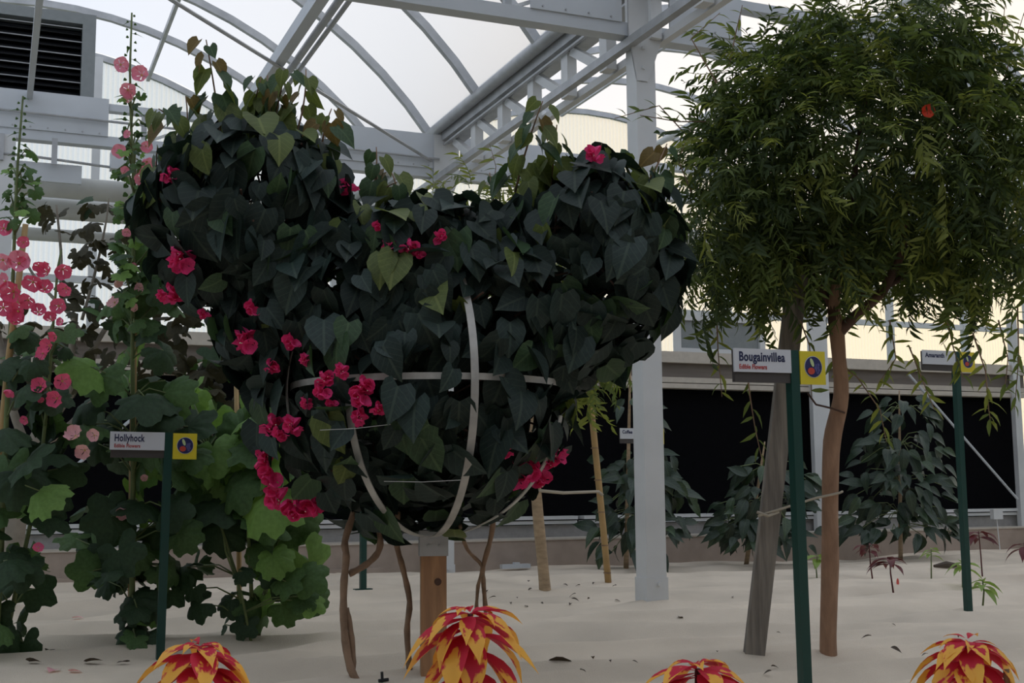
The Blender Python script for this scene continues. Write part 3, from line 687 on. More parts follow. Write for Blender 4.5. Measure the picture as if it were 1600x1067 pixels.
for (a, b, c, n, sz) in SH:
    A, B, C_ = P(*a, D0+.05), P(*b, D0+U(-.08, .08)), P(*c, D0+U(-.1, .1)); path = [A*(1-t)**2 + B*2*t*(1-t) + C_*t*t for t in np.linspace(0, 1, 9)]
    m = MB(); m.tube(path, [.0045-.0003*i for i in range(9)], 6)
    so = part('shoot', m, M_VINE, vine, True)
    n = int(n*1.1)
    for i in range(n):
        t = .12 + .9*(i+.5)/n; k = min(8, max(0, t*8)); p = path[int(k)].lerp(path[min(8, int(k)+1)], k-int(k))
        s = (U(.07, .115)*(1-.55*t) + .012)*(.65+.55*sz)
        sd = RT*(1 if i % 2 else -1)*U(.5, 1.1) + rv(.4); tip = Vector((0, 0, -.75)) + sd*.6; nn = TOCAM*U(.2, 1) + sd*.5 + Vector((0, 0, .4)) + rv(.5)
        r = rnd(); mt = M_L3 if r < .50-.3*t else M_L4 if r < 1.0-.30*t*t else M_L5
        e = p + sd*s*.4
        lo = ob('leaf', cached('heart', random.randrange(3), mt, 'leaf'), so, e - vine.location, basis(tip, nn).to_quaternion(), s)

# ================================================================ tree with narrow leaves and a round crown
def spray(sd, n=13, L=.19, droop=.5, ls=.050):
    """a leafy twig: verts per leaf joined; returns template (origin = twig base, +y outwards, +z up)"""
    rr_ = random.Random(sd); b = MB(); pts = []
    bend = rr_.uniform(-.25, .25)
    for i in range(6):
        t = i/5; pts.append(Vector((bend*L*t*t, L*t, -droop*L*t*t)))
    b.tube(pts, [.0018, .0016, .0014, .0012, .001, .0008], 4, cap=False)
    for i in range(n):
        t = .1 + .9*(i+.5)/n; k = min(4.999, t*5); p = pts[int(k)].lerp(pts[int(k)+1], k-int(k)); d = (pts[int(k)+1]-pts[int(k)]).normalized()
        sx = (1 if i % 2 else -1); tip = d*rr_.uniform(.3, .8) + Vector((sx*rr_.uniform(.4, 1), 0, rr_.uniform(-.5, .25)))
        nn = Vector((rr_.uniform(-.5, .5), rr_.uniform(-.4, .4), 1))
        b.tmpl(LANCE[rr_.randrange(3)], mat4(p, tip, nn, ls*rr_.uniform(.7, 1.2)))
    return np.array(b.v), b.f, None
SPRAYS = [spray(k, rn, L, dr) for k, (rn, L, dr) in enumerate(((14, .16, .3), (16, .19, .6), (11, .13, .1), (17, .21, .8), (13, .16, -.2)))]
SPM = {}
def spray_mesh(i, m):
    if (i, m.name) not in SPM: SPM[(i, m.name)] = tmesh(SPRAYS[i], m, 'leafy_twig', True)
    return SPM[(i, m.name)]
TM = [M_T1, M_T2, M_T3]
def crown(parent, ells, depth, n_sprays, n_obj, mixf, scale=1.0, hang=0.35, clear=(), crad=20):
    k = depth/F; es = [(P(c[0], c[1], depth + dz), rx*k, ry*k, rz) for (c, rx, ry, rz, dz) in ells]
    vol = [a*b*c for (_, a, b, c) in es]; tot = sum(vol); pl = []
    for (c, a, b, d), v in zip(es, vol):
        for i in range(int(n_sprays*v/tot)+1):
            q = rv()
            while not .02 < q.length < 1: q = rv()
            rad = q.length; q.normalize(); rad = rad**.55
            if rad < .35: rad += .3
            # clumpy edge
            nz = noise.noise(q*2.3 + c*3)*.16
            p = c + (RT*(q.x*a) + UP*(q.y*b) + FW*(q.z*d))*(rad*(.92+nz))
            o = (RT*q.x + UP*q.y + FW*q.z)
            dr = (o*.9 + Vector((0, 0, U(-.5, .25)-hang*.5)) + rv(.5)).normalized()
            if clear:
                qx, qy, qd = proj(p + dr*.07)
                if qd < depth + .02 and min(segd(qx, qy, sg) for sg in clear) < crad: continue
            # how deep within the whole crown
            ins = 0
            for (c2, a2, b2, d2) in es:
                w_ = p - c2; ins = max(ins, 1-((w_.dot(RT)/a2)**2 + (w_.dot(UP)/b2)**2 + (w_.dot(FW)/d2)**2))
            pl.append((p, dr, o, ins, p.z))
    pl.sort(key=lambda e: e[3]*2 + (e[0]-CAM).dot(FW)*1.0)
    st = MB()
    for i, (p, dr, o, ins, z) in enumerate(pl):
        r = rnd(); edge_lit = max(0, .35-ins)*1.3  # yellower leaves at the crown edge: light from behind put into the colour
        mi = 2 if r < mixf[0] + edge_lit*mixf[1] else 1 if r < mixf[2] else 0
        s = U(.8, 1.25)*scale; nn = Vector((0, 0, 1)) + rv(.5); v = random.randrange(5)
        if i < n_obj: ob('leafy_twig', spray_mesh(v, TM[mi]), parent, p - parent.location, basis(dr, nn).to_quaternion(), s)
        else: st.tmpl(SPRAYS[v], mat4(p, dr, nn, s), mi)
    part('foliage', st, TM, parent, True, kind='stuff')
def limb(parent, pts, depths, rads, mt, name='branch', n=10):
    path = [P(x, y, d) for (x, y), d in zip(pts, depths)]
    sm, rd = [], []; q = len(path)
    for i in range(q-1):
        for k in range(5):
            t = k/5; a, b = path[i], path[i+1]; pm = path[max(0, i-1)]; pn = path[min(q-1, i+2)]
            sm.append(0.5*((2*a) + (b-pm)*t + (2*pm-5*a+4*b-pn)*t*t + (3*a-pm-3*b+pn)*t**3)); rd.append(rads[i]+(rads[i+1]-rads[i])*t)
    sm.append(path[-1]); rd.append(rads[-1])
    rd = [r*(1+.05*noise.noise(v*9)) for r, v in zip(rd, sm)]
    m = MB(); m.tube(sm, rd, n); return part(name, m, mt, parent, True)
TB2 = G(1295, 1032); TD = (TB2-CAM).dot(FW)
tree = thing('round_crowned_tree', 'tall tree with tan trunk and dense round crown of narrow leaves', 'tree', TB2)
limb(tree, [(1295, 1040), (1294, 990), (1297, 880), (1297, 780), (1300, 690), (1314, 620), (1311, 560), (1307, 515), (1303, 480), (1308, 440)], [TD]*10, [.039, .034, .036, .033, .036, .031, .029, .031, .024, .020], M_BARK, 'trunk', 12)
limb(tree, [(1306, 520), (1303, 480), (1312, 420), (1330, 330), (1340, 230), (1360, 120)], [TD, TD, TD+.05, TD+.1, TD+.1, TD+.1], [.026, .024, .020, .015, .010, .006], M_DARKBARK)
limb(tree, [(1308, 522), (1335, 495), (1370, 465), (1385, 445), (1410, 390), (1420, 300), (1470, 210)], [TD, TD-.02, TD-.05, TD-.05, TD-.08, TD-.1, TD-.1], [.026, .022, .020, .019, .015, .011, .006], M_DARKBARK)
limb(tree, [(1385, 447), (1430, 420), (1480, 370), (1540, 320)], [TD-.05, TD, TD+.05, TD+.1], [.014, .011, .009, .006], M_DARKBARK)
limb(tree, [(1345, 488), (1350, 455), (1375, 400), (1370, 330)], [TD, TD+.03, TD+.1, TD+.2], [.010, .009, .007, .005], M_DARKBARK)
limb(tree, [(1304, 490), (1270, 430), (1220, 380), (1150, 350)], [TD, TD+.05, TD+.05, TD], [.015, .012, .009, .005], M_DARKBARK)
TE = [((1350, 235), 235, 215, .58, .05), ((1180, 310), 112, 150, .42, 0), ((1500, 290), 120, 165, .45, 0.05), ((1385, 60), 150, 85, .42, .05), ((1135, 415), 70, 55, .28, 0), ((1475, 420), 125, 40, .36, 0), ((1290, 400), 115, 52, .36, -.05), ((1190, 150), 85, 85, .3, .1)]
crown(tree, TE, TD, 2700, 290, (.07, .9, .58), 0.92, .2, [((1308, 520), (1304, 470)), ((1320, 510), (1385, 447)), ((1385, 447), (1415, 370))], 26)
# hanging sprays below the crown and stray shoots above it
def sprig(parent, pts, depth, n, mi, ls=1.0, up=False):
    path = [P(x, y, depth) for x, y in pts]; m = MB(); m.tube(path, [.0035-.002*i/(len(path)-1) for i in range(len(path))], 5); so = part('sprig', m, M_VINE, parent)
    for i in range(n):
        t = (i+.5)/n*(len(path)-1); a = path[int(t)].lerp(path[min(len(path)-1, int(t)+1)], t-int(t))
        sd = RT*(1 if i % 2 else -1); tip = sd*U(.3, 1) + Vector((0, 0, U(-1, -.2) if not up else U(-.3, .8))) + rv(.3)
        ob('leaf', cached('lance', random.randrange(3), TM[mi if rnd() < .7 else 1], 'leaf'), so, a - parent.location, basis(tip, TOCAM*.6 + Vector((0, 0, .6)) + rv(.5)).to_quaternion(), U(.05, .08)*ls)
for pts, n, mi in (([(1165, 560), (1172, 620), (1180, 670), (1190, 715)], 12, 1), ([(1300, 560), (1340, 590), (1375, 640), (1385, 690)], 16, 2), ([(1420, 540), (1440, 590), (1460, 640)], 12, 2), ([(1520, 520), (1540, 580), (1545, 640), (1548, 660)], 16, 2), ([(1560, 500), (1575, 560), (1570, 610)], 14, 1), ([(1480, 500), (1490, 545), (1505, 590)], 12, 2), ([(1120, 500), (1122, 550), (1128, 620)], 10, 2), ([(1250, 500), (1265, 540), (1268, 620)], 8, 1), ([(1390, 500), (1400, 560), (1372, 600)], 12, 2), ([(1590, 480), (1592, 560), (1585, 640)], 12, 1)):
    sprig(tree, pts, TD+U(-.15, .1), n, mi)
for pts, n, mi in (([(1120, 130), (1080, 60), (1125, 20)], 12, 2), ([(1140, 100), (1150, 50), (1160, 8)], 10, 2), ([(1110, 190), (1060, 190), (1000, 180)], 12, 1), ([(1090, 230), (1030, 165), (960, 185)], 12, 1), ([(1540, 110), (1565, 60), (1570, 10)], 9, 1), ([(1570, 120), (1585, 70), (1600, 20)], 8, 1), ([(1080, 300), (1060, 250), (1080, 200)], 12, 2), ([(1500, 60), (1520, 20), (1535, -10)], 8, 1)):
    sprig(tree, pts, TD+U(-.1, .2), n, mi, .85, True)
fo = leafob('hf', 0, M_SCARLET, tree, P(1450, 174, TD-.56), UP, TOCAM+rv(.3), .05, 'flower')
fo['label'] = 'single scarlet flower in the crown'
# weathered prop beside the trunk and its rope
g = G(1176, 1034); gd = (g-CAM).dot(FW)
mb = MB(); a, b = P(1176, 1040, gd), P(1246, 430, gd+.15); dv = (b-a)
mb.bar(a, b, .078, .05, up=(FW.x, FW.y, 0)); 
single('support_stake', mb, M_GREYWOOD, g, 'weathered grey wooden stake leaning into the tree crown', 'stake')
rp = MB(); rp.tube([P(1185, 806, gd-.06), P(1230, 792, TD-.06), P(1275, 778, TD-.05), P(1312, 770, TD-.05), P(1316, 768, TD+.03)], .005, 6); rp.tube([P(1183, 800, gd-.05), P(1200, 806, gd-.05), P(1216, 800, gd+.02)], .006, 6)
single('rope_tie', rp, M_ROPE, P(1185, 806, gd-.06), 'pale rope tying the grey stake to the tan trunk', 'rope', smooth=True)
rp = MB(); rp.tube([P(1262, 614, TD-.05), P(1275, 632, TD-.06), P(1300, 638, TD-.05), P(1320, 645, TD-.04)], .004, 6)
single('rope_tie', rp, M_DARKBARK, P(1300, 640, TD), 'short dark cord round the tan trunk below the yellow badge', 'rope', smooth=True)

# ================================================================ second narrow leaved tree, mostly behind the vine
TB3 = G(852, 921); D3 = (TB3-CAM).dot(FW)
t3 = thing('small_tree', 'small yellow green tree with pale tan trunk behind the vine', 'tree', TB3)
limb(t3, [(852, 926), (848, 880), (843, 830), (838, 770), (835, 700), (830, 600), (820, 480)], [D3]*7, [.040, .036, .038, .034, .03, .026, .02], M_PALMBARK, 'trunk')
crown(t3, [((740, 320), 70, 55, .35, 0), ((700, 350), 60, 45, .3, 0), ((800, 420), 110, 110, .4, 0), ((916, 556), 40, 42, .3, -.1), ((900, 540), 60, 50, .3, 0)], D3, 330, 60, (.45, .5, .9), 1.45, .6)
for pts in ([(900, 560), (915, 610), (925, 660)], [(936, 555), (938, 580), (936, 610)], [(985, 520), (996, 545), (1004, 570)]): sprig(t3, pts, D3-.1, 14, 2, 1.8)
for pts in ([(770, 300), (775, 260), (765, 225)], [(690, 330), (700, 300), (712, 290)]): sprig(t3, pts, D3, 10, 2, 1.5, True)
g = G(951, 913); gd = (g-CAM).dot(FW)
st = thing('bamboo_stake', 'long tan bamboo stake leaning behind the vine on the right', 'stake', g)
path = [P(951, 916, gd), P(943, 830, gd), P(934, 740, gd), P(926, 660, gd), P(918, 590, gd)]; m = MB(); m.tube(path, [.024, .0235, .023, .022, .021], 10); part('cane', m, M_BAMBOO, st, True)
for y in (895, 852, 800, 750, 700, 655, 615):
    t = (916-y)/(916-590); c = P(951-33*t, y, gd); m = MB(); m.tube([c-Vector((0, 0, .004)), c+Vector((0, 0, .004))], .027, 10); part('node_ring', m, M_VINE, st)
rp = MB(); rp.tube([P(836, 766, D3-.03), P(880, 770, D3+.05), P(935, 768, gd-.03), P(942, 774, gd-.03)], .011, 6)
single('rope_tie', rp, M_ROPE, P(880, 770, D3), 'pale rope stretched from bamboo stake to pale trunk', 'rope', smooth=True)

# ================================================================ signs
def text_mesh(body, size, m, bold=.0):
    cu = bpy.data.curves.new('txt', 'FONT'); cu.body = body; cu.size = size; cu.extrude = .0006; cu.offset = bold; cu.resolution_u = 3; cu.space_character = 1.06
    o = bpy.data.objects.new('txt', cu); COL.objects.link(o); bpy.context.view_layer.update()
    me = bpy.data.meshes.new_from_object(o.evaluated_get(bpy.context.evaluated_depsgraph_get())); bpy.data.objects.remove(o)
    me.materials.clear(); me.materials.append(m); return me
def disc(m, c, r, y, n=24, mi=0, rz=None, th=.0012, tilt=0):
    rz = rz or r; vs = []
    for yy in (y, y-th):
        for k in range(n):
            a = 2*math.pi*k/n; x_, z_ = math.cos(a)*r, math.sin(a)*rz; vs.append((c[0]+x_*math.cos(tilt)-z_*math.sin(tilt), yy, c[1]+x_*math.sin(tilt)+z_*math.cos(tilt)))
    m.add(vs, [tuple(range(n)), tuple(range(2*n-1, n-1, -1))] + [(k, n+k, n+(k+1) % n, (k+1) % n) for k in range(n)], mi)
def sign(base, ztop, title, sub, label, lean=0.0, badge=True, bw=.222, bh=.076, turn=0.0, tw=None):
    t = thing('plant_sign', label, 'sign', base); t.rotation_euler = (0, lean, turn)
    H = ztop - base.z
    def lp(name, mb_, mt, par=None, **k): return ob(name, mb_.mesh(name, mt), par or t)
    m = MB(); m.box((-.0165, -.0165, -.03), (.0165, .0165, H)); lp('post', m, M_GREENPOST)
    m = MB(); m.box((-.0165-bw, -.019, H-bh), (-.0165, -.012, H)); bd = lp('name_board', m, M_BOARD)
    m = MB(); m.box((-.0165-bw+.006, -.012, H-bh-.032), (-.0165, .006, H-.004)); lp('board_bracket', m, M_BRACK)
    def txt(nm, body, size, mt, x_, z_, width, bold):
        me = text_mesh(body, size, mt, bold); xs_ = [v.co.x for v in me.vertices]; o = ob(nm, me, bd, (x_, -.0195, z_)); o.rotation_euler = (math.pi/2, 0, 0)
        o.scale = (width/(max(xs_)-min(xs_)), 1, 1); return o
    tw = tw or .125
    txt('title_lettering', title, .042 if sub else .034, M_NAVY, -.0165-bw+.017, H-(.040 if sub else .038), tw, .0011)
    if sub: txt('subtitle_lettering', sub, .021, M_REDTXT, -.0165-bw+.017, H-.066, .105, .0006)
    if badge:
        m = MB(); m.box((.0185, -.019, H-.112), (.118, -.012, H-.002)); bg_ = lp('badge_plate', m, M_YELLOW)
        c = (.069, H-.054); y = -.0192
        m = MB(); disc(m, c, .035, y, 28, rz=.036); rg = lp('badge_ring', m, M_BOARD, bg_)
        m = MB(); disc(m, c, .033, y-.0014, 28, rz=.034); lp('badge_disc', m, M_BLUE, bg_)
        m = MB(); disc(m, (c[0]-.006, c[1]+.014), .006, y-.0028, 14, rz=.015, tilt=.35); lp('banana_mark', m, M_BANANA, bg_)
        m = MB(); disc(m, (c[0]-.010, c[1]-.014), .0135, y-.0028, 16, rz=.0115); lp('tomato_mark', m, M_TOMATO, bg_)
        m = MB()
        for dx, dz in ((0, 0), (.009, .002), (.005, -.008), (.012, -.007), (.004, .009), (.011, .011), (.008, -.015)): disc(m, (c[0]+.007+dx, c[1]-.004+dz), .0052, y-.0027, 10)
        lp('grape_mark', m, M_GRAPE, bg_)
    return t
g = G(1259, 1097); sign(g, atY(1240, 548, g.y).z, 'Bougainvillea', 'Edible Flowers', 'green post sign reading Bougainvillea in front of the round crowned tree', lean=-.006, bw=.218, tw=.175)
g = G(250, 1030); sign(g, atY(252, 676, g.y).z, 'Hollyhock', 'Edible Flowers', 'green post sign reading Hollyhock with yellow fruit badge', lean=.012, tw=.122)
g = G(1513, 955); sign(g, atY(1505, 550, g.y).z, 'Amaranth', None, 'green post sign reading Amaranth behind hanging leaves at the right', tw=.13)
g = atY(1013, 676, 7.9); g = Vector((g.x, 7.9, sand(g.x, 7.9))); sign(g, atY(958, 670, 7.9).z+.005, 'Coffee', None, 'small distant sign reading Coffee half hidden by the white pillar', tw=.08)
g = G(567, 922); mb = MB(); mb.box((g.x-.02, g.y-.02, g.z-.02), (g.x+.02, g.y+.02, .95)); mb.box((g.x-.06, g.y-.03, g.z-.005), (g.x+.06, g.y+.03, g.z+.01))
single('sign_post', mb, M_GREENPOST, g, 'dark green post behind the brown vine stems', 'post')

# ================================================================ coffee shrubs along the cooling wall
def coffee(base_px, top_px, tiers, depth_off, label, nper):
    b = atY(base_px[0], base_px[1], 9.2); b.z = sand(b.x, 9.2); d = (b-CAM).dot(FW); base_px = proj(b)[:2]; t = thing('coffee_shrub', label, 'shrub', b, 'coffee shrubs along the cooling wall')
    k = d/F
    limb(t, [base_px, ((base_px[0]+top_px[0])/2, (base_px[1]+top_px[1])/2), top_px], [d]*3, [.022, .016, .006], M_PALMBARK, 'stem', 8)
    for (cx, cy, rx, ry, n) in tiers:
        for i in range(n):
            a = U(0, 2*math.pi); rr_ = math.sqrt(U(.08, 1)); hx = math.cos(a)*rr_*rx*k; hy = math.sin(a)*rr_*rx*k*.7
            c = P(cx, cy, d) + RT*hx + Vector((FW.x, FW.y, 0))*hy + Vector((0, 0, U(-1, 1)*ry*k - .10*rr_*rr_))
            o = (RT*math.cos(a) + Vector((FW.x, FW.y, 0))*math.sin(a))
            if i % 4 == 0: br = MB(); br.tube([P(cx, cy+6, d), (P(cx, cy, d)+c)/2 + Vector((0, 0, .03)), c], .004, 4); part('branch', br, M_STEM, t)
            leafob('coffee', i % 2, M_COF2 if rnd() < .22 else M_COF, t, c, o*.9 + Vector((0, 0, U(-.8, .1))) + rv(.45), Vector((0, 0, .65)) + TOCAM*.8 + o*.2 + rv(.4), U(.13, .20))
coffee((1407, 872), (1405, 610), [(1410, 632, 50, 14, 26), (1405, 690, 68, 22, 52), (1408, 745, 78, 22, 66), (1405, 795, 84, 20, 58), (1400, 820, 88, 8, 24)], 0, 'dark coffee shrub in tiers under the Amaranth sign', 0)
coffee((978, 872), (985, 560), [(985, 625, 30, 14, 10), (1000, 715, 60, 18, 34), (1005, 750, 74, 20, 46), (1000, 800, 68, 18, 40), (985, 835, 52, 10, 14)], 0, 'dark coffee shrub behind the near white pillar', 0)
coffee((1165, 872), (1195, 690), [(1210, 730, 60, 22, 36), (1200, 775, 78, 20, 44), (1170, 815, 66, 18, 46), (1215, 825, 70, 14, 28)], 0, 'dark low coffee shrub behind the leaning grey stake', 0)

# ================================================================ hollyhocks, fig tree and other plants on the left
def interp(path, t):
    k = min(len(path)-1.001, max(0, t*(len(path)-1))); i = int(k); return path[i].lerp(path[i+1], k-i)
def nearest(path, p): return min((path[i].lerp(path[i+1], f) for i in range(len(path)-1) for f in (0, .33, .66)), key=lambda q: (q-p).length + max(0, q.z-p.z+.02)*.6)
def big_leaves(t, stems, zones, depth, mats, kind='lobed', nv=3, pet=True, face=.75, droop=.35):
    pt = MB()
    for (x0, x1, y0, y1, n, s0, s1, w_) in zones:
        for i in range(n):
            x, y = U(x0, x1), U(y0, y1); d = depth + U(-.22, .28); s = U(s0, s1)*d/F
            if 90 < x < 370 and 540 < y < 790: d = max(d, 5.32)
            c = P(x, y, d)
            q = nearest([v for st_ in stems for v in st_], c + Vector((0, 0, -.03))) if stems else c - Vector((0, 0, .1))
            o = c - q; o.z = 0
            o = o.normalized() if o.length > .01 else rv().normalized()
            nn = Vector((0, 0, .55)) + TOCAM*face + o*.25 + rv(.45)
            tip = o*.6 + Vector((0, 0, -droop)) + rv(.5)
            m_ = mats[0] if rnd() < w_[0] else mats[1] if rnd() < w_[1] else mats[2]
            leafob(kind, random.randrange(nv), m_, t, c, tip, nn, s)
            if pet and (c-q).length < .6: pt.tube([q, (q+c)/2 + Vector((0, 0, .03)), c], [.0045, .0035, .003], 5)
    if pt.v: part('leaf_stalks', pt, M_STEM, t, True, kind='stuff')
def stalk(t, pts, depth, r0, r1, m_=None, name='stem'):
    path = [P(x, y, depth) for x, y in pts]; m = MB(); n = len(path)
    m.tube(path, [r0+(r1-r0)*i/(n-1) for i in range(n)], 8); part(name, m, m_ or M_STEM, t, True); return path
def flowers(t, lst, depth, m_, name='flower'):
    for i, e in enumerate(lst):
        x, y, s = e[:3]; mm = e[3] if len(e) > 3 else m_; d = depth + U(-.12, -.04)
        fo = leafob('hf', i % 2, mm, t, P(x, y, d), UP + rv(.6), TOCAM + RT*U(-.7, .7) + UP*U(-.35, .35), s*d/F, name)
        ob('flower_centre', BEAD_Y, fo, (0, 0, .06))
def buds(t, path, t0, t1, n, s, m_=None):
    for i in range(n):
        k = t0 + (t1-t0)*i/n; p = interp(path, k); sd = RT*(1 if i % 2 else -1) + TOCAM*U(-.6, .8) + rv(.4); sd.normalize()
        sz = s*(1-.55*(i/n))
        if i % 3 == 0: leafob('lance', i % 3, M_H2, t, p, sd + Vector((0, 0, .1)), Vector((0, 0, 1)) + TOCAM*.5, sz*2.6, 'leaf')
        leafob('bud', 0, m_ or M_H2, t, p + sd*sz*.6, sd.orthogonal(), sd + Vector((0, 0, .7)), sz, 'bud')

# main hollyhock with the tall spire
g = G(206, 1028); d = (g-CAM).dot(FW)
h1 = thing('hollyhock', 'tallest hollyhock with pink flowers behind the Hollyhock sign', 'hollyhock', g)
d += .25
pa = stalk(h1, [(206, 1034), (206, 900), (208, 740), (207, 560), (208, 420), (209, 300), (205, 200), (203, 110), (206, 20)], d, .013, .004)
big_leaves(h1, [pa], [(125, 300, 560, 720, 16, 70, 110, (.5, .8)), (115, 285, 720, 900, 26, 60, 95, (.6, .85)), (125, 275, 860, 960, 14, 45, 70, (.65, .9)), (170, 270, 430, 560, 16, 55, 85, (.5, .8)), (235, 270, 330, 430, 6, 40, 60, (.1, .9)), (165, 240, 380, 440, 6, 30, 45, (.3, .8)), (190, 235, 960, 1000, 5, 35, 55, (.8, .9))], d, (M_H1, M_H2, M_H3))
big_leaves(h1, [pa], [(186, 228, 150, 260, 16, 12, 20, (.4, .9)), (180, 238, 230, 380, 34, 16, 28, (.3, .8)), (185, 235, 380, 560, 30, 20, 40, (.2, .7))], d, (M_H1, M_H2, M_H3))
flowers(h1, [(188, 101, 26), (222, 118, 28), (200, 140, 26), (206, 152, 22, M_PALE), (188, 236, 24), (229, 252, 26), (231, 268, 24), (193, 271, 18), (220, 278, 22), (232, 286, 18), (199, 362, 16), (219, 363, 12), (200, 210, 14), (228, 228, 20), (180, 473, 24, M_PALE), (183, 440, 16, M_PALE), (207, 417, 14), (214, 482, 14, M_PALE), (220, 450, 18, M_PALE), (193, 797, 24, M_PALE), (226, 747, 12, M_PALE)], d, M_HPINK)
buds(h1, pa, .60, 1.0, 44, .040)
mb = MB(); mb.tube([P(205, 1012, d+.06), P(206, 800, d+.07), P(209, 560, d+.07), P(210, 420, d+.08)], [.017, .016, .014, .013], 8)
single('bamboo_stake', mb, M_BAMBOO, P(205, 1012, d+.06), 'bamboo stake standing behind the Hollyhock sign board', 'stake', smooth=True)

# left hollyhock with hot pink flowers
d2 = 5.1; g = P(5, 1015, d2); g.z = sand(g.x, g.y)
h2 = thing('hollyhock', 'hollyhock crowded with hot pink flowers at the left edge', 'hollyhock', g)
pb = stalk(h2, [(-10, 1060), (0, 900), (8, 700), (14, 560), (20, 440), (24, 330), (28, 250), (36, 150)], d2, .014, .004)
pc = stalk(h2, [(-2, 1050), (30, 900), (60, 760), (75, 620), (82, 520), (90, 420), (96, 390)], d2+.1, .011, .004)
flowers(h2, [(37, 379, 20), (30, 412, 36, M_HPINK), (5, 405, 34, M_HPINK), (98, 420, 28), (103, 450, 26), (75, 425, 28), (52, 440, 32), (22, 455, 36), (30, 486, 32), (60, 488, 24), (92, 478, 26), (80, 500, 22), (5, 480, 28), (25, 500, 28), (95, 503, 14), (78, 540, 24), (68, 552, 24), (87, 524, 18), (56, 585, 24), (64, 604, 26), (97, 595, 28), (90, 622, 28), (40, 656, 16), (65, 628, 12), (45, 468, 30), (70, 452, 26), (10, 440, 30, M_HPINK), (40, 405, 22), (60, 415, 20), (119, 682, 30, M_PALE), (148, 680, 22, M_PALE), (133, 703, 26, M_PALE), (60, 857, 18), (18, 610, 20), (5, 357, 26)], d2-.05, M_HOT)
big_leaves(h2, [pb, pc], [(-20, 100, 560, 700, 13, 55, 85, (.6, .85)), (-20, 110, 690, 830, 17, 65, 100, (.7, .9)), (-20, 60, 860, 960, 9, 55, 80, (.85, .9)), (-15, 40, 950, 1010, 5, 50, 80, (.9, .9)), (0, 110, 500, 570, 8, 40, 60, (.6, .8))], d2, (M_H1, M_H2, M_H3))
big_leaves(h2, [pb], [(0, 62, 190, 350, 16, 18, 32, (.1, .8))], d2, (M_H1, M_H2, M_H3))
buds(h2, pb, .72, 1.0, 34, .038)
mb = MB(); mb.tube([P(-12, 1000, d2+.02), P(2, 690, d2+.02), P(14, 560, d2), P(40, 350, d2)], [.018, .017, .015, .012], 8)
single('bamboo_stake', mb, M_BAMBOO, P(-12, 1000, d2), 'bamboo stake leaning among the hot pink hollyhock flowers', 'stake', smooth=True)

# bright bushy hollyhock between the sign and the vine
g = G(395, 1004); d3 = (g-CAM).dot(FW)
h3 = thing('hollyhock', 'bushy bright green hollyhock without open flowers left of the vine', 'hollyhock', g)
ss = [stalk(h3, [(395, 1010), (392, 900), (385, 790), (395, 700), (412, 610)], d3, .011, .004), stalk(h3, [(388, 1008), (370, 900), (335, 790), (325, 700)], d3-.05, .009, .004), stalk(h3, [(402, 1006), (420, 900), (430, 810), (445, 740)], d3+.03, .009, .004), stalk(h3, [(393, 1006), (378, 930), (352, 860), (345, 800)], d3-.1, .007, .003)]
big_leaves(h3, ss, [(290, 380, 620, 720, 14, 60, 90, (.05, .75)), (345, 450, 640, 740, 18, 65, 100, (0, .35)), (280, 450, 720, 800, 16, 75, 115, (.2, .9)), (330, 440, 760, 830, 10, 65, 95, (.5, .9)), (400, 490, 780, 880, 9, 60, 90, (.2, .8)), (390, 500, 880, 950, 8, 60, 85, (.4, .8)), (290, 400, 880, 980, 10, 35, 60, (.9, .9)), (480, 510, 925, 970, 2, 50, 60, (0, .5)), (440, 470, 900, 950, 3, 50, 65, (0, .8))], d3, (M_H1, M_H2, M_H3))
buds(h3, ss[0], .86, 1.02, 22, .026, M_H3)
buds(h3, ss[1], .86, 1.0, 8, .02, M_H2)
mb = MB(); mb.tube([P(374, 1000, d3+.4), P(373, 800, d3+.4), P(368, 540, d3+.4)], [.013, .0125, .011], 8)
single('bamboo_stake', mb, M_BAMBOO, P(374, 1000, d3+.4), 'slim bamboo stake rising out of the bright bushy hollyhock', 'stake', smooth=True)

# fig tree with pale trunk behind the hollyhocks
g = G(60, 940); d4 = 7.2; g = P(40, 880, d4); g.z = sand(g.x, g.y)
fg = thing('fig_tree', 'fig tree with pale forked trunk behind the pink hollyhocks', 'tree', g)
def flimb(pts, r0, r1, dd=0.0):
    n = len(pts); return limb(fg, pts, [d4+dd*i/(n-1) for i in range(n)], [r0+(r1-r0)*i/(n-1) for i in range(n)], M_PALEBARK, 'branch', 8)
limb(fg, [(18, 920), (22, 830), (40, 740), (68, 670)], [d4]*4, [.075, .065, .06, .055], M_PALEBARK, 'trunk')
flimb([(66, 675), (95, 630), (125, 590), (145, 550), (140, 520)], .045, .022, .1)
flimb([(100, 625), (108, 580), (112, 545), (118, 490)], .03, .016, -.1)
flimb([(60, 690), (105, 670), (150, 620), (190, 560), (250, 500)], .035, .010, .2)
flimb([(50, 720), (20, 640), (5, 560), (-10, 480)], .03, .015)
flimb([(140, 540), (100, 470), (95, 390), (88, 320)], .014, .006)
flimb([(145, 545), (200, 470), (290, 430), (380, 420)], .016, .006, .2)
flimb([(118, 500), (60, 440), (30, 390)], .012, .006)
flimb([(128, 500), (150, 420), (165, 350), (170, 310)], .010, .004)
big_leaves(fg, None, [(60, 130, 310, 370, 9, 24, 38, (1, 1)), (130, 250, 310, 400, 30, 22, 38, (.8, 1)), (100, 230, 380, 470, 40, 22, 38, (1, 1)), (230, 430, 420, 540, 56, 30, 50, (.7, .6)), (240, 430, 530, 640, 56, 32, 54, (.7, .5)), (0, 110, 470, 640, 26, 26, 42, (.7, .3)), (100, 240, 470, 600, 28, 26, 46, (.8, .5)), (270, 420, 640, 720, 18, 32, 52, (.8, .6))], d4, (M_FIG, M_H1, M_H2), 'fig', 2, False, .12, .3)

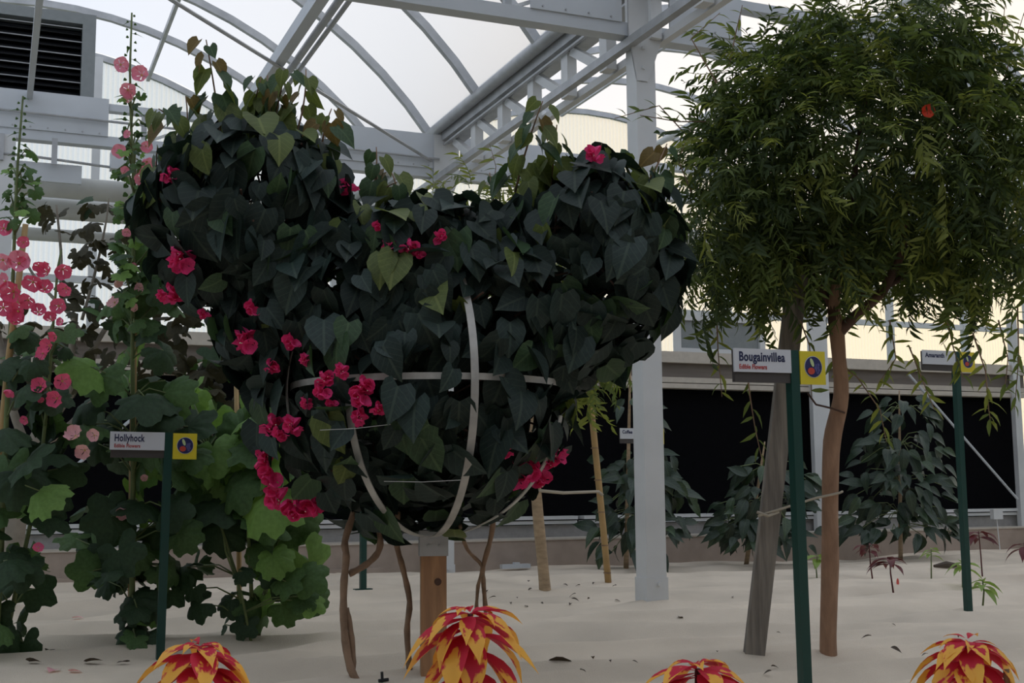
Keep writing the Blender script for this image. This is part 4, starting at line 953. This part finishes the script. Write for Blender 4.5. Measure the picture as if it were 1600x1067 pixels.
# ================================================================ red and yellow amaranths in the foreground
def amaranth(cx, cy, spread, depth, n, label):
    top = P(cx, cy, depth); g = Vector((top.x, top.y, sand(top.x, top.y)-.01))
    t = thing('red_yellow_amaranth', label, 'amaranth', g)
    m = MB(); m.tube([g, g.lerp(top, .5) + rv(.006), top + Vector((0, 0, .01))], [.011, .009, .006], 8); part('stem', m, M_DRED, t, True)
    k = depth/F; L = spread*k
    i = 0
    for cnt, dz, l0, up0 in ((5, .016, .45, .30), (6, .010, .80, .02), (7, -.004, 1.02, -.10), (7, -.030, 1.12, -.22), (6, -.065, 1.1, -.38), (6, -.115, 1.0, -.5), (5, -.17, .95, -.5)):
        ph = U(0, 6)
        for j in range(cnt):
            a = ph + 2*math.pi*j/cnt + U(-.2, .2); o = Vector((math.cos(a), math.sin(a), 0)); i += 1
            tip = o + Vector((0, 0, up0 + U(-.15, .15))); nn = Vector((0, 0, 1)) + o*.6 + rv(.22)
            leafob('amar', (1, 0, 1, 3)[i % 4] if up0 < .5 else 3, M_AMA, t, Vector((top.x, top.y, top.z + dz + U(-.006, .006))) + o*.006, tip, nn, L*l0*U(.85, 1.12), 'bract')
amaranth(735, 966, 116, 2.75, 36, 'red and yellow amaranth in front of the timber post')
amaranth(312, 1020, 114, 2.65, 34, 'red and yellow amaranth below the Hollyhock sign')
amaranth(1090, 1052, 122, 2.6, 34, 'red and yellow amaranth lowest in the frame left of the Bougainvillea post')
amaranth(1512, 1012, 98, 2.75, 34, 'red and yellow amaranth at the bottom right corner')
mb = MB(); c = P(1572, 1045, 2.7); mb.tube([(c.x, c.y, sand(c.x, c.y)-.02), c], .007, 8); single('short_stake', mb, M_VINE, (c.x, c.y, 0), 'short brown stick beside the rightmost red amaranth', 'stake')

# ================================================================ seedlings, tag, litter
def seedling(bx, by, ty, n, s, m_, label, grp, sm):
    b = G(bx, by); d = (b-CAM).dot(FW); top = P(bx-6 if m_ is M_DRED else bx, ty, d); t = thing('seedling', label, 'seedling', b, grp)
    m = MB(); m.tube([b - Vector((0, 0, .02)), (b+top)/2 + rv(.008), top], [.006, .005, .003], 6); part('stem', m, sm, t, True)
    for i in range(n):
        a = i*2.399+U(0, 1); o = Vector((math.cos(a), math.sin(a), 0))
        leafob('coffee' if m_ is not M_DRED else 'amar', i % 2, m_, t, top - Vector((0, 0, .02*i/n*3)), o + Vector((0, 0, U(-.1, .35))), Vector((0, 0, 1)) + rv(.2), s*U(.7, 1.1))
GR, GG = 'dark red seedlings near the kerb', 'lime green seedlings in the sand'
seedling(1364, 908, 852, 9, .16, M_DRED, 'dark red seedling left of the coral plant tag, nearer the tree trunk', GR, M_DRED)
seedling(1396, 924, 870, 10, .17, M_DRED, 'dark red seedling right beside the coral plant tag', GR, M_DRED)
seedling(1535, 901, 830, 9, .17, M_DRED, 'tall dark red seedling right of the Amaranth post', GR, M_DRED)
seedling(1606, 905, 848, 8, .17, M_DRED, 'dark red seedling cut by the right edge', GR, M_DRED)
seedling(1277, 908, 868, 6, .11, M_LIME, 'lime green seedling beside the tan tree trunk', GG, M_STEM)
seedling(1455, 905, 858, 6, .09, M_LIME, 'lime green seedling below the coffee shrub with tiers', GG, M_STEM)
seedling(1504, 915, 878, 6, .12, M_LIME, 'lime green seedling tucked behind the Amaranth post', GG, M_STEM)
seedling(1535, 945, 906, 8, .10, M_LIME, 'lime green seedling in front right of the Amaranth post', GG, M_STEM)
b = G(1403, 921); mb = MB(); mb.tube([b - Vector((0, 0, .01)), b + Vector((0, 0, .02))], .002, 5)
q = MB(); q.v = []; disc(mb, (b.x, b.z+.045), .010, b.y, 14, rz=.028, th=.003)
single('plant_tag', mb, M_TAGRED, b, 'small coral plant tag stuck in the sand', 'tag')
b = G(598, 1066); t = thing('drip_emitter', 'tiny black irrigation emitter in the sand before the vine', 'emitter', b)
m = MB(); m.tube([b - Vector((0, 0, .02)), b + Vector((-.003, 0, .035))], .005, 6); part('spike', m, M_LOUV, t); m = MB(); m.tube([b + Vector((-.015, 0, .006)), b + Vector((.02, 0, .008))], .006, 6); part('nozzle', m, M_LOUV, t)
b = G(1330, 898); mb = MB(); c = G(1478, 886); mb.tube([c + Vector((-.12, 0, .012)), c + Vector((0, 0, .02)), c + Vector((.14, .02, .01))], [.012, .03, .014], 7)
single('dirt_clod', mb, M_DRY, c, 'low brown clod of soil by the kerb right of the coffee shrub', 'soil')
LIT = [(855, 1039, .07), (1061, 967, .035), (760, 925, .03), (775, 935, .03), (893, 938, .03), (930, 935, .03), (880, 915, .025), (900, 930, .03), (820, 950, .02), (870, 928, .025), (963, 917, .025), (995, 940, .015), (1145, 935, .02), (926, 1030, .02), (1041, 1014, .018), (970, 1000, .015), (1362, 997, .028), (1392, 1015, .028), (1330, 1030, .02), (1583, 1003, .028), (1348, 1058, .03), (840, 965, .018), (1205, 1045, .02), (1450, 1025, .018), (115, 968, .035), (80, 1020, .03), (45, 1037, .035), (85, 1050, .035), (135, 1038, .04), (198, 1038, .03), (110, 1053, .03)]
LIT += [(U(760, 970), U(905, 950), U(.014, .024)) for _ in range(16)] + [(U(900, 1500), U(960, 1060), U(.012, .018)) for _ in range(10)]
for i, (x, y, s) in enumerate(LIT):
    b = G(x, y); left = x < 300
    if i == 0: lb, gp = 'curled grey dry leaf lying on the sand, the largest one', None
    elif left: lb, gp = ('faded pink' if i % 3 == 0 else 'dry brown') + ' fallen petal on the sand near the hollyhocks', 'fallen petals under the hollyhocks'
    else:
        near = 'by the pale tan trunk behind the vine' if y < 952 and x < 985 else 'beside the base of the near white pillar' if y < 985 and x < 1180 else 'on the open sand in the middle foreground' if x < 1240 else 'right of the tan tree trunk'
        lb, gp = 'small dry brown leaf scrap ' + near, 'leaf scraps ' + near
    mb = MB(); mb.tmpl(HEART[0] if left else COFFEE[i % 2], mat4(b + Vector((0, 0, .010)), Vector((U(-1, 1), U(-1, 1), .15)), Vector((U(-.4, .4), U(-.4, .4), 1)), s*1.5))
    single('fallen_petal' if left else 'fallen_leaf', mb, M_PALE if left and i % 3 == 0 else M_DRY, b, lb, 'petal' if left else 'leaf', gp)
